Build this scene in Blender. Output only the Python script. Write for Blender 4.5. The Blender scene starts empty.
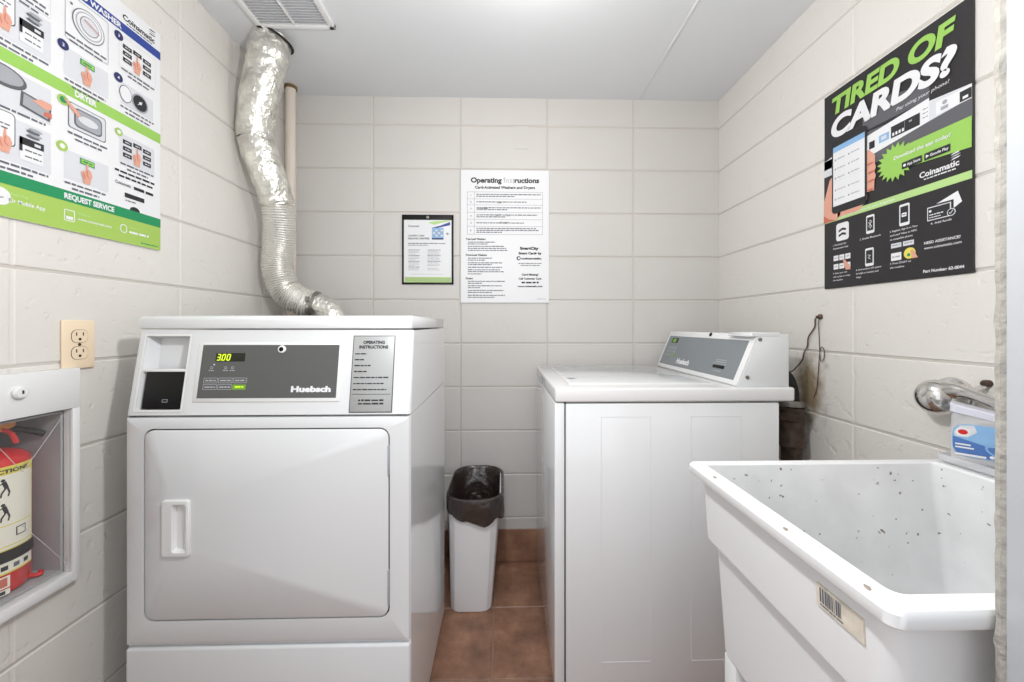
import bpy, bmesh, math, random
from mathutils import Vector, Matrix, noise
random.seed(7)
SC = bpy.context.scene
COL = SC.collection
PI = math.pi

# ------------------------------------------------------------------ camera, world, light, exposure
cd = bpy.data.cameras.new('camera')
cam = bpy.data.objects.new('camera', cd); COL.objects.link(cam)
cam.location = (0, 0, 1.10)
cam.rotation_euler = (PI/2, 0, -math.radians(1.34))
cd.sensor_width = 36.0
cd.lens = 385/1024*36.0
cd.shift_y = -15.5/1024
cd.clip_start = 0.02
SC.camera = cam
SC.view_settings.view_transform = 'Standard'
SC.view_settings.look = 'None'
SC.view_settings.gamma = 1
SC.view_settings.use_curve_mapping = False
SC.view_settings.exposure = 0.05

W = bpy.data.worlds.new('hall_fill'); SC.world = W  # uniform fill added through the doorway in place of an unbuilt hall
W.use_nodes = True
W.node_tree.nodes['Background'].inputs[0].default_value = (0.93, 0.96, 1.0, 1)
W.node_tree.nodes['Background'].inputs[1].default_value = 1.25
BULB = (0.10, 0.97, 2.085)
BULB_POWER = 4.5
# the flash that lit the room: held high just inside the doorway
fd = bpy.data.lights.new('flash', 'POINT'); fd.energy = 23; fd.shadow_soft_size = .03; fd.color = (1, .995, .985)
fo = bpy.data.objects.new('flash', fd); COL.objects.link(fo); fo.location = (-.03, .46, 1.55)

# ------------------------------------------------------------------ materials
def lin(c):
    return tuple(((x/255)/12.92 if x/255 <= .04045 else ((x/255+.055)/1.055)**2.4) for x in c)

def M(name, rgb, rough=.5, metal=0.0, bump=None, mottle=None, emit=None, alpha=None, trans=0, spec=None, coat=0, detail=None):
    """bump=(scale, strength, distance) ; mottle=(scale, amount) ; detail: extra pits (scale, strength)"""
    m = bpy.data.materials.new(name); m.use_nodes = True
    nt = m.node_tree; N = nt.nodes; L = nt.links
    b = N['Principled BSDF']
    c = lin(rgb) + (1,)
    b.inputs['Base Color'].default_value = c
    b.inputs['Roughness'].default_value = rough
    b.inputs['Metallic'].default_value = metal
    if spec is not None: b.inputs['Specular IOR Level'].default_value = spec
    if coat: b.inputs['Coat Weight'].default_value = coat; b.inputs['Coat Roughness'].default_value = .08
    if trans: b.inputs['Transmission Weight'].default_value = trans
    if alpha is not None: b.inputs['Alpha'].default_value = alpha
    if emit: 
        b.inputs['Emission Color'].default_value = lin(emit[0]) + (1,)
        b.inputs['Emission Strength'].default_value = emit[1]
    tc = N.new('ShaderNodeTexCoord')
    if mottle:
        n = N.new('ShaderNodeTexNoise'); n.inputs['Scale'].default_value = mottle[0]; n.inputs['Detail'].default_value = 6
        L.new(tc.outputs['Object'], n.inputs['Vector'])
        r = N.new('ShaderNodeValToRGB')
        a = mottle[1]
        r.color_ramp.elements[0].position = .3; r.color_ramp.elements[1].position = .7
        r.color_ramp.elements[0].color = tuple(x*(1-a) for x in c[:3]) + (1,)
        r.color_ramp.elements[1].color = tuple(min(1, x*(1+a)) for x in c[:3]) + (1,)
        L.new(n.outputs['Fac'], r.inputs[0]); L.new(r.outputs[0], b.inputs['Base Color'])
    if bump:
        n = N.new('ShaderNodeTexNoise'); n.inputs['Scale'].default_value = bump[0]; n.inputs['Detail'].default_value = 5
        L.new(tc.outputs['Object'], n.inputs['Vector'])
        h = n.outputs['Fac']
        if detail:
            v = N.new('ShaderNodeTexNoise'); v.inputs['Scale'].default_value = detail[0]; v.inputs['Detail'].default_value = 2
            L.new(tc.outputs['Object'], v.inputs['Vector'])
            rr = N.new('ShaderNodeValToRGB'); rr.color_ramp.elements[0].position = .30; rr.color_ramp.elements[1].position = .38
            L.new(v.outputs['Fac'], rr.inputs[0])
            ma = N.new('ShaderNodeMath'); ma.operation = 'MULTIPLY_ADD'; ma.inputs[1].default_value = detail[1]
            L.new(rr.outputs[0], ma.inputs[0]); L.new(h, ma.inputs[2]); h = ma.outputs[0]
        bp = N.new('ShaderNodeBump'); bp.inputs['Strength'].default_value = bump[1]; bp.inputs['Distance'].default_value = bump[2]
        L.new(h, bp.inputs['Height']); L.new(bp.outputs[0], b.inputs['Normal'])
    return m

BLOCK = M('painted_block', (222, 219, 214), .5, bump=(55, .5, .0022), detail=(34, .9), mottle=(3, .02))
BLOCKB = M('painted_block_smooth', (207, 204, 201), .5, bump=(40, .25, .0015), detail=(16, .5), mottle=(3, .02))  # back wall toned darker than side walls, their light difference put into colour
MORTAR = M('mortar_joint', (198, 193, 187), .7, bump=(80, .4, .002))  # darker than the blocks: groove dirt plus the joint's shadow in one colour
CEIL = M('ceiling_paint', (224, 227, 231), .7, bump=(20, .15, .002), mottle=(2, .015))
CEILJ = M('ceiling_joint_paint', (220, 222, 225), .7, bump=(60, .4, .002))
WHITE = M('white_enamel', (220, 222, 224), .12, coat=.3, bump=(60, .02, .0005))
WHITE2 = M('white_enamel_side', (232, 234, 236), .035, coat=.4)
WPLAS = M('white_plastic', (230, 231, 231), .35)
TOPW = M('white_lid_enamel', (228, 228, 228), .22, coat=.3)
GAP = M('dark_gap', (70, 70, 72), .8)  # dark fill standing in for the shade inside door and panel gaps
DARK = M('black_plastic', (14, 14, 15), .45, spec=.3)
PANEL = M('charcoal_panel', (88, 89, 88), .45)
PANELG = M('grey_panel', (128, 134, 138), .4)
PLATE = M('silver_plate', (176, 178, 178), .4, metal=.3)
INK = M('dark_ink', (38, 38, 42), .6)
INKG = M('grey_ink', (98, 100, 110), .6)
INKL = M('light_grey_ink', (178, 180, 186), .6)
POLIVE = M('print_pale_green', (168, 192, 130), .45)
PWHITE = M('print_white', (229, 230, 233), .45)
PBLACK = M('print_black', (36, 34, 37), .4)
PGREEN = M('print_lime', (150, 198, 92), .45)
PLIME = M('print_light_lime', (178, 212, 138), .45)
PLIME2 = M('print_leaf_lime', (162, 196, 92), .45)
PDG = M('print_dark_green', (24, 140, 88), .45)
PBLUE = M('print_blue', (44, 68, 150), .45)
PBLUED = M('print_medium_blue', (76, 116, 182), .45)
PSKY = M('print_sky_blue', (136, 180, 222), .45)
PNAVY = M('print_navy', (40, 48, 100), .45)
PSKIN = M('print_skin', (218, 160, 140), .45)
PSKIN2 = M('print_skin_shade', (200, 110, 92), .45)
PLG = M('print_light_grey', (212, 214, 220), .45)
PMG = M('print_mid_grey', (160, 163, 170), .45)
PDGREY = M('print_dark_grey', (92, 92, 98), .45)
LCD = M('lcd_digits', (200, 225, 40), .5, emit=((200, 230, 40), .55))
LCDG = M('lit_green_key', (112, 160, 50), .5, emit=((120, 190, 20), .08))
LCDB = M('lcd_glass', (26, 28, 14), .2)
FOIL = M('foil_tape', (232, 229, 222), .28, metal=.95, bump=(38, .9, .012), mottle=(16, .28))  # mottle mixes beige tape residue with dark reflections put into the colour
FLEX = M('flexible_foil', (232, 230, 225), .34, metal=.8, bump=(70, .5, .004))
BRNST = M('brown_residue', (120, 96, 60), .8, bump=(60, .8, .004), mottle=(40, .4))
PIPEC = M('cream_pipe_paint', (222, 211, 200), .4)
BRONZE = M('corroded_iron', (74, 60, 50), .42, metal=.4, bump=(120, .25, .001), mottle=(40, .5))
RUBBER = M('black_rubber', (22, 20, 20), .6)
STEEL = M('dull_steel', (150, 148, 142), .35, metal=.9)
CHROME = M('chrome', (215, 213, 210), .12, metal=1.0, bump=(25, .06, .004))
WIREM = M('brown_wire', (96, 76, 66), .6)
OUTM = M('ivory_plastic', (240, 220, 192), .35)
OUTD = M('outlet_slot', (60, 38, 26), .6)
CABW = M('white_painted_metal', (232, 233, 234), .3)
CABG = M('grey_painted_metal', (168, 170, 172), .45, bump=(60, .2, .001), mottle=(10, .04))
RED = M('red_enamel', (206, 28, 32), .22, coat=.4)
REDP = M('red_plastic', (214, 40, 40), .4)
ORANGE = M('orange_tag', (232, 150, 60), .5)
LABEL = M('cream_label', (236, 234, 220), .5)
YEL = M('yellow_label', (226, 214, 96), .5)
BAG = M('brown_black_bag', (46, 37, 33), .15, coat=.5, bump=(28, .7, .012))
BAGIN = M('bag_inside', (48, 38, 34), .25, coat=.4, bump=(22, 1.0, .02))
BINM = M('white_bin_plastic', (233, 234, 236), .35, bump=(10, .1, .003))
TUB = M('tub_plastic', (231, 232, 233), .38, bump=(120, .12, .001))
STICK = M('aged_sticker', (214, 206, 192), .7, mottle=(60, .15))
CHIP = M('chipped_edge', (150, 140, 128), .8)
CLEAR = M('clear_plastic', (236, 238, 242), .15, alpha=.38)
CLEAR2 = M('cloudy_plastic', (236, 237, 240), .2, alpha=.42)
LILAC = M('lilac_lid', (212, 213, 226), .3)
JAMB = M('glossy_white_frame', (172, 175, 179), .25, bump=(12, .25, .004))
CAULK = M('rough_caulk', (158, 155, 148), .8, bump=(70, .8, .006), mottle=(60, .12))
BULBM = M('glowing_bulb', (255, 250, 240), .5)
PORC = M('white_porcelain', (240, 240, 238), .2)

# speckled inside of the sink
def speckle():
    m = M('stained_tub_plastic', (228, 229, 230), .45)
    nt = m.node_tree; N = nt.nodes; L = nt.links; b = N['Principled BSDF']
    tc = [n for n in N if n.type == 'TEX_COORD'][0]
    v = N.new('ShaderNodeTexNoise'); v.inputs['Scale'].default_value = 75; v.inputs['Detail'].default_value = 2
    g = N.new('ShaderNodeTexNoise'); g.inputs['Scale'].default_value = 9; g.inputs['Detail'].default_value = 5
    L.new(tc.outputs['Object'], v.inputs['Vector']); L.new(tc.outputs['Object'], g.inputs['Vector'])
    r = N.new('ShaderNodeValToRGB'); r.color_ramp.elements[0].position = .70; r.color_ramp.elements[1].position = .73
    L.new(v.outputs['Fac'], r.inputs[0])
    r2 = N.new('ShaderNodeValToRGB'); r2.color_ramp.elements[0].position = .35; r2.color_ramp.elements[1].position = .7
    r2.color_ramp.elements[0].color = lin((218, 219, 220))+(1,); r2.color_ramp.elements[1].color = lin((236, 237, 238))+(1,)
    L.new(g.outputs['Fac'], r2.inputs[0])
    mx = N.new('ShaderNodeMix'); mx.data_type = 'RGBA'
    L.new(r.outputs[0], mx.inputs[0]); L.new(r2.outputs[0], mx.inputs[6]); mx.inputs[7].default_value = lin((126, 120, 112))+(1,)
    L.new(mx.outputs[2], b.inputs['Base Color'])
    return m
TUBIN = speckle()

def blotched_wall():  # block paint with an olive-brown, noisy-edged patch beside the drain pipe
    m = M('painted_block_blotch', (222, 219, 214), .5, bump=(55, .5, .0022), detail=(34, .9))
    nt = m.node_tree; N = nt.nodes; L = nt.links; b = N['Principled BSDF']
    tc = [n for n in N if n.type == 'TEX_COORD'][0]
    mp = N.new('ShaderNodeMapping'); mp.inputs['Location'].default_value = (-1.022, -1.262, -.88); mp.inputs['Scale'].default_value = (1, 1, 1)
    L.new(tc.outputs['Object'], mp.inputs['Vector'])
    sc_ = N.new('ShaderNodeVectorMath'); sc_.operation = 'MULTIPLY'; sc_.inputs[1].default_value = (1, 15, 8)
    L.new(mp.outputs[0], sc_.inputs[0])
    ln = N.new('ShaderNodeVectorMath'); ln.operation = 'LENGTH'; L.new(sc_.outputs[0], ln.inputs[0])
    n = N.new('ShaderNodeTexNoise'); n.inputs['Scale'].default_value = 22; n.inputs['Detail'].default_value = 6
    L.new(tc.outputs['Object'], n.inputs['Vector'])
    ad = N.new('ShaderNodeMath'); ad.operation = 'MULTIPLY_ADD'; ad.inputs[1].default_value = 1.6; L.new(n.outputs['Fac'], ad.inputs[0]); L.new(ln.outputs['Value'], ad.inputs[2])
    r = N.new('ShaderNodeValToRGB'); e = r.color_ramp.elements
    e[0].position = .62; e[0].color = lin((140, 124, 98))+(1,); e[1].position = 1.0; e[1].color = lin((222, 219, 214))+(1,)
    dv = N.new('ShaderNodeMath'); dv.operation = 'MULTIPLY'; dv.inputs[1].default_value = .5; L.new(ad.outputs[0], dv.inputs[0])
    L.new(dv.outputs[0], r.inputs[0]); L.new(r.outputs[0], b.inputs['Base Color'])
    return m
BLOCKR = blotched_wall()

# terracotta-brown floor tile with object-space 12 inch joints
def tilemat(name, axes, off):
    m = M(name, (118, 86, 70), .38, bump=(40, .25, .002))
    nt = m.node_tree; N = nt.nodes; L = nt.links; b = N['Principled BSDF']
    tc = [n for n in N if n.type == 'TEX_COORD'][0]
    n1 = N.new('ShaderNodeTexNoise'); n1.inputs['Scale'].default_value = 9; n1.inputs['Detail'].default_value = 8; n1.inputs['Roughness'].default_value = .65
    L.new(tc.outputs['Object'], n1.inputs['Vector'])
    r = N.new('ShaderNodeValToRGB'); e = r.color_ramp.elements
    e[0].position = .3; e[0].color = lin((108, 78, 62))+(1,); e[1].position = .75; e[1].color = lin((182, 140, 112))+(1,)
    k = e.new(.52); k.color = lin((146, 108, 87))+(1,)
    L.new(n1.outputs['Fac'], r.inputs[0]); L.new(r.outputs[0], b.inputs['Base Color'])
    return m
TILE = tilemat('brown_floor_tile', 0, 0)
HALLF = M('hall_floor', (176, 168, 158), .5, mottle=(3, .03))
GROUT = M('tan_grout', (150, 122, 104), .8)

# ------------------------------------------------------------------ mesh collector
class F:  # a flat frame: origin, right, up, out
    def __init__(s, o, u, v): s.o = Vector(o); s.u = Vector(u).normalized(); s.v = Vector(v).normalized(); s.n = s.u.cross(s.v)
    def p(s, u, v, w=0): return s.o + s.u*u + s.v*v + s.n*w

class MB:
    def __init__(s): s.V = []; s.Fc = []; s.mi = []; s.mats = []
    def m(s, mat):
        if mat not in s.mats: s.mats.append(mat)
        return s.mats.index(mat)
    def add(s, vs, fs, mat):
        b = len(s.V); i = s.m(mat)
        s.V += [tuple(v) for v in vs]
        for f in fs: s.Fc.append([b+k for k in f]); s.mi.append(i)
        return s
    def bm(s, bm, mat):
        bm.verts.ensure_lookup_table()
        return s.add([v.co[:] for v in bm.verts], [[v.index for v in f.verts] for f in bm.faces], mat)
    def box(s, x0, x1, y0, y1, z0, z1, mat, bev=0, seg=2):
        bm = bmesh.new()
        bmesh.ops.create_cube(bm, size=1)
        for v in bm.verts:
            v.co = ((x0+x1)/2+v.co.x*(x1-x0), (y0+y1)/2+v.co.y*(y1-y0), (z0+z1)/2+v.co.z*(z1-z0))
        if bev: bmesh.ops.bevel(bm, geom=bm.edges[:], offset=bev, segments=seg, affect='EDGES', profile=.5)
        bm.verts.index_update(); s.bm(bm, mat); bm.free(); return s
    def fbox(s, fr, u0, u1, v0, v1, w0, w1, mat, bev=0, seg=2):
        bm = bmesh.new(); bmesh.ops.create_cube(bm, size=1)
        for v in bm.verts:
            v.co = ((u0+u1)/2+v.co.x*(u1-u0), (v0+v1)/2+v.co.y*(v1-v0), (w0+w1)/2+v.co.z*(w1-w0))
        if bev: bmesh.ops.bevel(bm, geom=bm.edges[:], offset=bev, segments=seg, affect='EDGES', profile=.5)
        for v in bm.verts: v.co = fr.p(*v.co)
        bm.verts.index_update(); s.bm(bm, mat); bm.free(); return s
    def prism(s, prof, axis, a0, a1, mat, bev=0, seg=2):
        """prof: list of 2D points; axis 'x': (y,z) profile swept along x; 'y': (x,z); 'z': (x,y)"""
        bm = bmesh.new()
        def P(q, a):
            return {'x': (a, q[0], q[1]), 'y': (q[0], a, q[1]), 'z': (q[0], q[1], a)}[axis]
        A = [bm.verts.new(P(q, a0)) for q in prof]; B = [bm.verts.new(P(q, a1)) for q in prof]
        n = len(prof)
        bm.faces.new(A); bm.faces.new(B[::-1])
        for i in range(n): bm.faces.new((A[i], B[i], B[(i+1) % n], A[(i+1) % n])) 
        bmesh.ops.recalc_face_normals(bm, faces=bm.faces[:])
        if bev: bmesh.ops.bevel(bm, geom=bm.edges[:], offset=bev, segments=seg, affect='EDGES', profile=.5)
        bm.verts.index_update(); s.bm(bm, mat); bm.free(); return s
    def loft(s, loops, mat, cap0=False, cap1=False, mats=None):
        n = len(loops[0]); b = len(s.V)
        vs = [p for l in loops for p in l]
        s.V += [tuple(p) for p in vs]
        for k in range(len(loops)-1):
            i = s.m(mats[k] if mats else mat)
            for j in range(n):
                j2 = (j+1) % n
                s.Fc.append([b+k*n+j, b+k*n+j2, b+(k+1)*n+j2, b+(k+1)*n+j]); s.mi.append(i)
        if cap0: s.Fc.append([b+j for j in range(n)][::-1]); s.mi.append(s.m(mats[0] if mats else mat))
        if cap1: s.Fc.append([b+(len(loops)-1)*n+j for j in range(n)]); s.mi.append(s.m(mats[-1] if mats else mat))
        return s
    def tube(s, pts, r, mat, seg=10, cap=True):
        pts = [Vector(p) for p in pts]; n = len(pts)
        rs = r if isinstance(r, (list, tuple)) else [r]*n
        T = [(pts[min(i+1, n-1)]-pts[max(i-1, 0)]).normalized() for i in range(n)]
        a = Vector((0, 0, 1)) if abs(T[0].z) < .9 else Vector((1, 0, 0))
        U = (a - T[0]*a.dot(T[0])).normalized(); loops = []
        for i in range(n):
            U = (U - T[i]*U.dot(T[i])).normalized(); Wv = T[i].cross(U)
            loops.append([pts[i] + (U*math.cos(2*PI*k/seg)+Wv*math.sin(2*PI*k/seg))*rs[i] for k in range(seg)])
        return s.loft(loops, mat, cap, cap)
    def lathe(s, o, axis, prof, mat, seg=24, mats=None):
        """prof: list of (r, h) along axis from o"""
        o = Vector(o); ax = Vector(axis).normalized()
        a = Vector((0, 0, 1)) if abs(ax.z) < .9 else Vector((1, 0, 0))
        U = (a-ax*a.dot(ax)).normalized(); Wv = ax.cross(U)
        loops = [[o+ax*h+(U*math.cos(2*PI*k/seg)+Wv*math.sin(2*PI*k/seg))*max(r, 1e-5) for k in range(seg)] for r, h in prof]
        return s.loft(loops, mat, True, True, mats)
    # flat artwork on a frame, at height w above it
    def poly(s, fr, pts, w, mat): return s.add([fr.p(u, v, w) for u, v in pts], [list(range(len(pts)))], mat)
    def rect(s, fr, u0, v0, u1, v1, w, mat): return s.poly(fr, [(u0, v0), (u1, v0), (u1, v1), (u0, v1)], w, mat)
    def rrect(s, fr, u0, v0, u1, v1, r, w, mat): return s.poly(fr, rr(u0, v0, u1, v1, r), w, mat)
    def disc(s, fr, u, v, r, w, mat, n=20, ry=None): return s.poly(fr, [(u+r*math.cos(2*PI*k/n), v+(ry or r)*math.sin(2*PI*k/n)) for k in range(n)], w, mat)
    def ring(s, fr, outer, inner, w, mat):
        n = len(outer); b = [fr.p(u, v, w) for u, v in outer]+[fr.p(u, v, w) for u, v in inner]
        return s.add(b, [[i, (i+1) % n, n+(i+1) % n, n+i] for i in range(n)], mat)
    def rring(s, fr, u0, v0, u1, v1, r, t, w, mat):
        return s.ring(fr, rr(u0, v0, u1, v1, r), rr(u0+t, v0+t, u1-t, v1-t, max(r-t, .0004)), w, mat)
    def stroke(s, fr, pts, t, w, mat):
        for (a, b) in zip(pts, pts[1:]):
            a = Vector(a); b = Vector(b); d = (b-a)
            if d.length < 1e-6: continue
            n = Vector((-d.y, d.x)).normalized()*t/2
            s.poly(fr, [a-n, b-n, b+n, a+n], w, mat)
        return s
    def text(s, fr, txt, u, v, h, w, mat, width=None, align='l', bold=.02, shear=0, res=3, rot=0, wrap=None):
        me, cap = text_mesh(txt, bold, shear, res)
        if not me: return s
        vs, fs = me
        x0 = min(p[0] for p in vs); x1 = max(p[0] for p in vs)
        k = h/cap; kx = (width/(x1-x0)) if width else k
        Wd = (x1-x0)*kx
        ox = {'l': 0, 'c': -Wd/2, 'r': -Wd}[align]
        c, sn = math.cos(rot), math.sin(rot)
        out = []
        for p in vs:
            a = ox+(p[0]-x0)*kx; b = p[1]*k
            U_, V_ = u+a*c-b*sn, v+a*sn+b*c
            out.append(wrap(U_, V_, w) if wrap else fr.p(U_, V_, w))
        return s.add(out, fs, mat)
    def bars(s, fr, u0, u1, v, h, w, mat, seed=0, fill=1.0):
        """one line of unreadable fine print: word-sized dashes"""
        rg = random.Random(seed*977+int(u0*9999)+int(v*99999)); u = u0; end = u0+(u1-u0)*fill
        while u < end-.0008:
            l = min(rg.uniform(1.2, 4.6)*h, end-u)
            s.rect(fr, u, v, u+l, v+h*rg.uniform(.85, 1.05), w, mat); u += l+h*.55
        return s
    def build(s, name, parent=None, smooth=35):
        me = bpy.data.meshes.new(name); me.from_pydata(s.V, [], s.Fc)
        for m in s.mats: me.materials.append(m)
        me.polygons.foreach_set('material_index', s.mi); me.update()
        if smooth:
            me.polygons.foreach_set('use_smooth', [True]*len(me.polygons))
            me.set_sharp_from_angle(angle=math.radians(smooth))
        o = bpy.data.objects.new(name, me); COL.objects.link(o)
        if parent is not None:
            o.parent = parent
            w = Vector((0, 0, 0)); q = parent
            while q is not None: w += Vector(q.location); q = q.parent
            o.location = -w
        return o

_tc = {}
def text_mesh(txt, bold, shear, res):
    def conv(t):
        key = (t, bold, shear, res)
        if key in _tc: return _tc[key]
        cu = bpy.data.curves.new('t', 'FONT'); cu.body = t; cu.offset = bold; cu.shear = shear
        cu.resolution_u = res; cu.fill_mode = 'BOTH' if cu.dimensions == '3D' else cu.fill_mode
        ob = bpy.data.objects.new('t', cu); COL.objects.link(ob)
        dg = bpy.context.evaluated_depsgraph_get()
        me = bpy.data.meshes.new_from_object(ob.evaluated_get(dg))
        r = ([tuple(v.co) for v in me.vertices], [list(p.vertices) for p in me.polygons])
        bpy.data.objects.remove(ob); bpy.data.curves.remove(cu); bpy.data.meshes.remove(me)
        _tc[key] = r; return r
    H = conv('H'); cap = max(v[1] for v in H[0])
    r = conv(txt)
    return (r if r[0] else None), cap

def rr(u0, v0, u1, v1, r, n=5):
    out = []
    for cx, cy, a in ((u1-r, v0+r, -PI/2), (u1-r, v1-r, 0), (u0+r, v1-r, PI/2), (u0+r, v0+r, PI)):
        for k in range(n+1): out.append((cx+r*math.cos(a+PI/2*k/n), cy+r*math.sin(a+PI/2*k/n)))
    return out

def tag(o, label, cat, group=None):
    o['label'] = label; o['category'] = cat
    if group: o['group'] = group
    return o
def empty(name, loc, label, cat, group=None):
    o = bpy.data.objects.new(name, None); COL.objects.link(o); o.location = loc; o.empty_display_size = .05
    return tag(o, label, cat, group)
def struct(o): o['kind'] = 'structure'; return o

# ------------------------------------------------------------------ setting
CH = 2.163
def blockwall(name, fr, u0, u1, v0, v1, ju, jv, mat, hole=None, thick=.12, side=False):
    g, gi, dp = .0055, .0028, .0028
    def coords(a, b, js, extra=()):
        c = {a: 0, b: 0}
        for e in extra: c[e] = 0
        for j in js:
            for q, d in ((j-g, 0), (j-gi, 1), (j+gi, 1), (j+g, 0)):
                if a < q < b and not any(abs(q-e) < .002 for e in (a, b)+tuple(extra)): c[q] = d
        return sorted(c.items())
    eu = (hole[0], hole[1]) if hole else (); ev = (hole[2], hole[3]) if hole else ()
    U_ = coords(u0, u1, ju, eu); V_ = coords(v0, v1, jv, ev)
    mb = MB(); vs = []; fs = []; fm = []
    for v, dv in V_:
        for u, du in U_:
            d = max(du*(.45 if side else 1), dv)*dp
            vs.append(fr.p(u, v, -d))
    n = len(U_)
    for j in range(len(V_)-1):
        for i in range(n-1):
            uc = (U_[i][0]+U_[i+1][0])/2; vc = (V_[j][0]+V_[j+1][0])/2
            if hole and hole[0] < uc < hole[1] and hole[2] < vc < hole[3]: continue
            fs.append([j*n+i, j*n+i+1, (j+1)*n+i+1, (j+1)*n+i])
            deep = (U_[i][1] and U_[i+1][1] and not side) or (V_[j][1] and V_[j+1][1])
            fm.append(mb.m(MORTAR) if deep else mb.m(mat))
    mb.V += [tuple(v) for v in vs]; mb.Fc += fs; mb.mi += fm
    if hole:
        h = hole
        for (a, b, c, d) in ((u0, h[0], v0, v1), (h[1], u1, v0, v1), (h[0], h[1], v0, h[2]), (h[0], h[1], h[3], v1)):
            mb.fbox(fr, a, b, c, d, -thick, -.004, mat)
    else: mb.fbox(fr, u0-.02, u1+.02, v0, v1, -thick, -.004, mat)
    return mb, fr

JZ = [.2032*k for k in range(1, 11)]
XL, XR, YB = -1.0, 1.022, 1.80
fb = F((0, YB, 0), (1, 0, 0), (0, 0, 1))       # back wall, faces -Y
mb, _ = blockwall('wall_back', fb, XL, XR, 0, CH, [-.603, -.198, .207, .614], JZ, BLOCKB)
# patched electrical notch under the top course
mb.fbox(fb, .052, .118, 1.925, 2.032, .0, .0035, BLOCKB, .0008)

struct(mb.build('wall_back', smooth=0))
fl = F((XL, 0, 0), (0, 1, 0), (0, 0, 1))       # left wall, faces +X
CABH = (.56, .900, .541, .908)
mb, _ = blockwall('wall_left', fl, .20, YB, 0, CH, [.402, .808, 1.214, 1.62], JZ, BLOCK, hole=CABH, thick=.20, side=True)
struct(mb.build('wall_left', smooth=0))
frt = F((XR, 0, 0), (0, -1, 0), (0, 0, 1))     # right wall, faces -X
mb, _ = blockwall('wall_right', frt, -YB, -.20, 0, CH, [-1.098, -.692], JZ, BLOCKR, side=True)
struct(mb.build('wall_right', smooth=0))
# front wall with the doorway the camera looks through
mb = MB()
mb.box(.484, XR+.1, .20, .36, 0, CH, BLOCK, 0); mb.box(XL-.1, -.62, .20, .36, 0, CH, BLOCK); mb.box(-.62, .484, .20, .36, 2.06, CH, BLOCK)
struct(mb.build('wall_front', smooth=0))
mb = MB()
mb.box(.472, .484, .16, .3515, 0, 2.05, JAMB, .003, 2); mb.box(-.62, -.608, .16, .3515, 0, 2.05, JAMB, .003); mb.box(-.62, .484, .16, .3515, 2.05, 2.062, JAMB, .003)
struct(mb.build('door_1'))
# rough bead of filler along the door frame
lo = []
rg = random.Random(3)
for i in range(260):
    z = i*.0083
    a = noise.noise(Vector((0, 0, z*42)))*.0028+noise.noise(Vector((5, 0, z*130)))*.0016
    lo.append([Vector((.4745-a*.6, .3515, z)), Vector((.4725-a, .355, z)), Vector((.4745-a, .3605, z)), Vector((.480, .3635-a*.3, z)), Vector((.486, .3625, z)), Vector((.486, .3515, z))])
mb = MB().loft(lo, CAULK, True, True)
struct(mb.build('trim_1'))

# floor: grout slab with 12 inch tiles standing a hair proud of it
mb = MB()
mb.box(XL-.1, XR+.1, -1.0, YB+.1, -.08, -.003, GROUT)
T = .3048; g = .0026
for i in range(-5, 5):
    for j in range(-9, 3):
        x0 = -.035+i*T; y0 = 1.502+j*T
        X0, X1, Y0, Y1 = max(x0+g, XL), min(x0+T-g, XR), max(y0+g, -.99), min(y0+T-g, YB)
        if X1-X0 < .01 or Y1-Y0 < .01: continue
        mb.box(X0, X1, Y0, Y1, -.01, 0, TILE, .0018, 1)
mb.box(-4, 4, -6, -.99, -.08, 0, HALLF); mb.box(-4, XL-.1, -.99, .2, -.08, 0, HALLF); mb.box(XR+.1, 4, -.99, .2, -.08, 0, HALLF)
struct(mb.build('floor', smooth=0))
mb = MB()
for i in range(-4, 4):
    x0 = -.035+i*T; X0, X1 = max(x0+.0015, XL), min(x0+T-.0015, XR)
    if X1-X0 > .01: mb.box(X0, X1, YB-.010, YB-.0005, 0.001, .150, TILE, .002, 2)
struct(mb.build('baseboard_back', smooth=0))
mb = MB(); mb.box(XL-.1, XR+.1, .16, YB+.1, CH, CH+.1, CEIL)
struct(mb.build('ceiling', smooth=0))
# taped ceiling joint, a shallow uneven ridge
lo = []
for i in range(90):
    y = 1.0+i*.0088; a = noise.noise(Vector((0, y*9, 0)))*.004; hgt = .0016+max(0, noise.noise(Vector((3, y*6, 0))))*.004
    lo.append([Vector((.640-.008+a, y, CH+.0005)), Vector((.640-.004+a, y, CH-hgt)), Vector((.640+.004+a, y, CH-hgt*.8)), Vector((.640+.008+a, y, CH+.0005))])
struct(MB().loft(lo, CEILJ).build('trim_2'))

# ------------------------------------------------------------------ ceiling bulb (above the picture)
t = empty('ceiling_bulb', (BULB[0], BULB[1], CH), 'bare bulb in a white porcelain holder on the ceiling', 'lamp')
MB().lathe((BULB[0], BULB[1], CH), (0, 0, -1), [(.058, 0), (.058, .008), (.048, .020), (.026, .030), (.026, .038)], PORC).build('lamp_holder', t)
bu = MB().lathe((BULB[0], BULB[1], CH-.036), (0, 0, -1), [(.013, 0), (.014, .012), (.024, .030), (.031, .046), (.031, .058), (.024, .072), (.010, .080), (0, .082)], BULBM).build('bulb', t)
b = BULBM.node_tree.nodes['Principled BSDF']
b.inputs['Emission Color'].default_value = (1, .97, .93, 1)
b.inputs['Emission Strength'].default_value = BULB_POWER/(4*PI*.03**2*PI)*1.0

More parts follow.
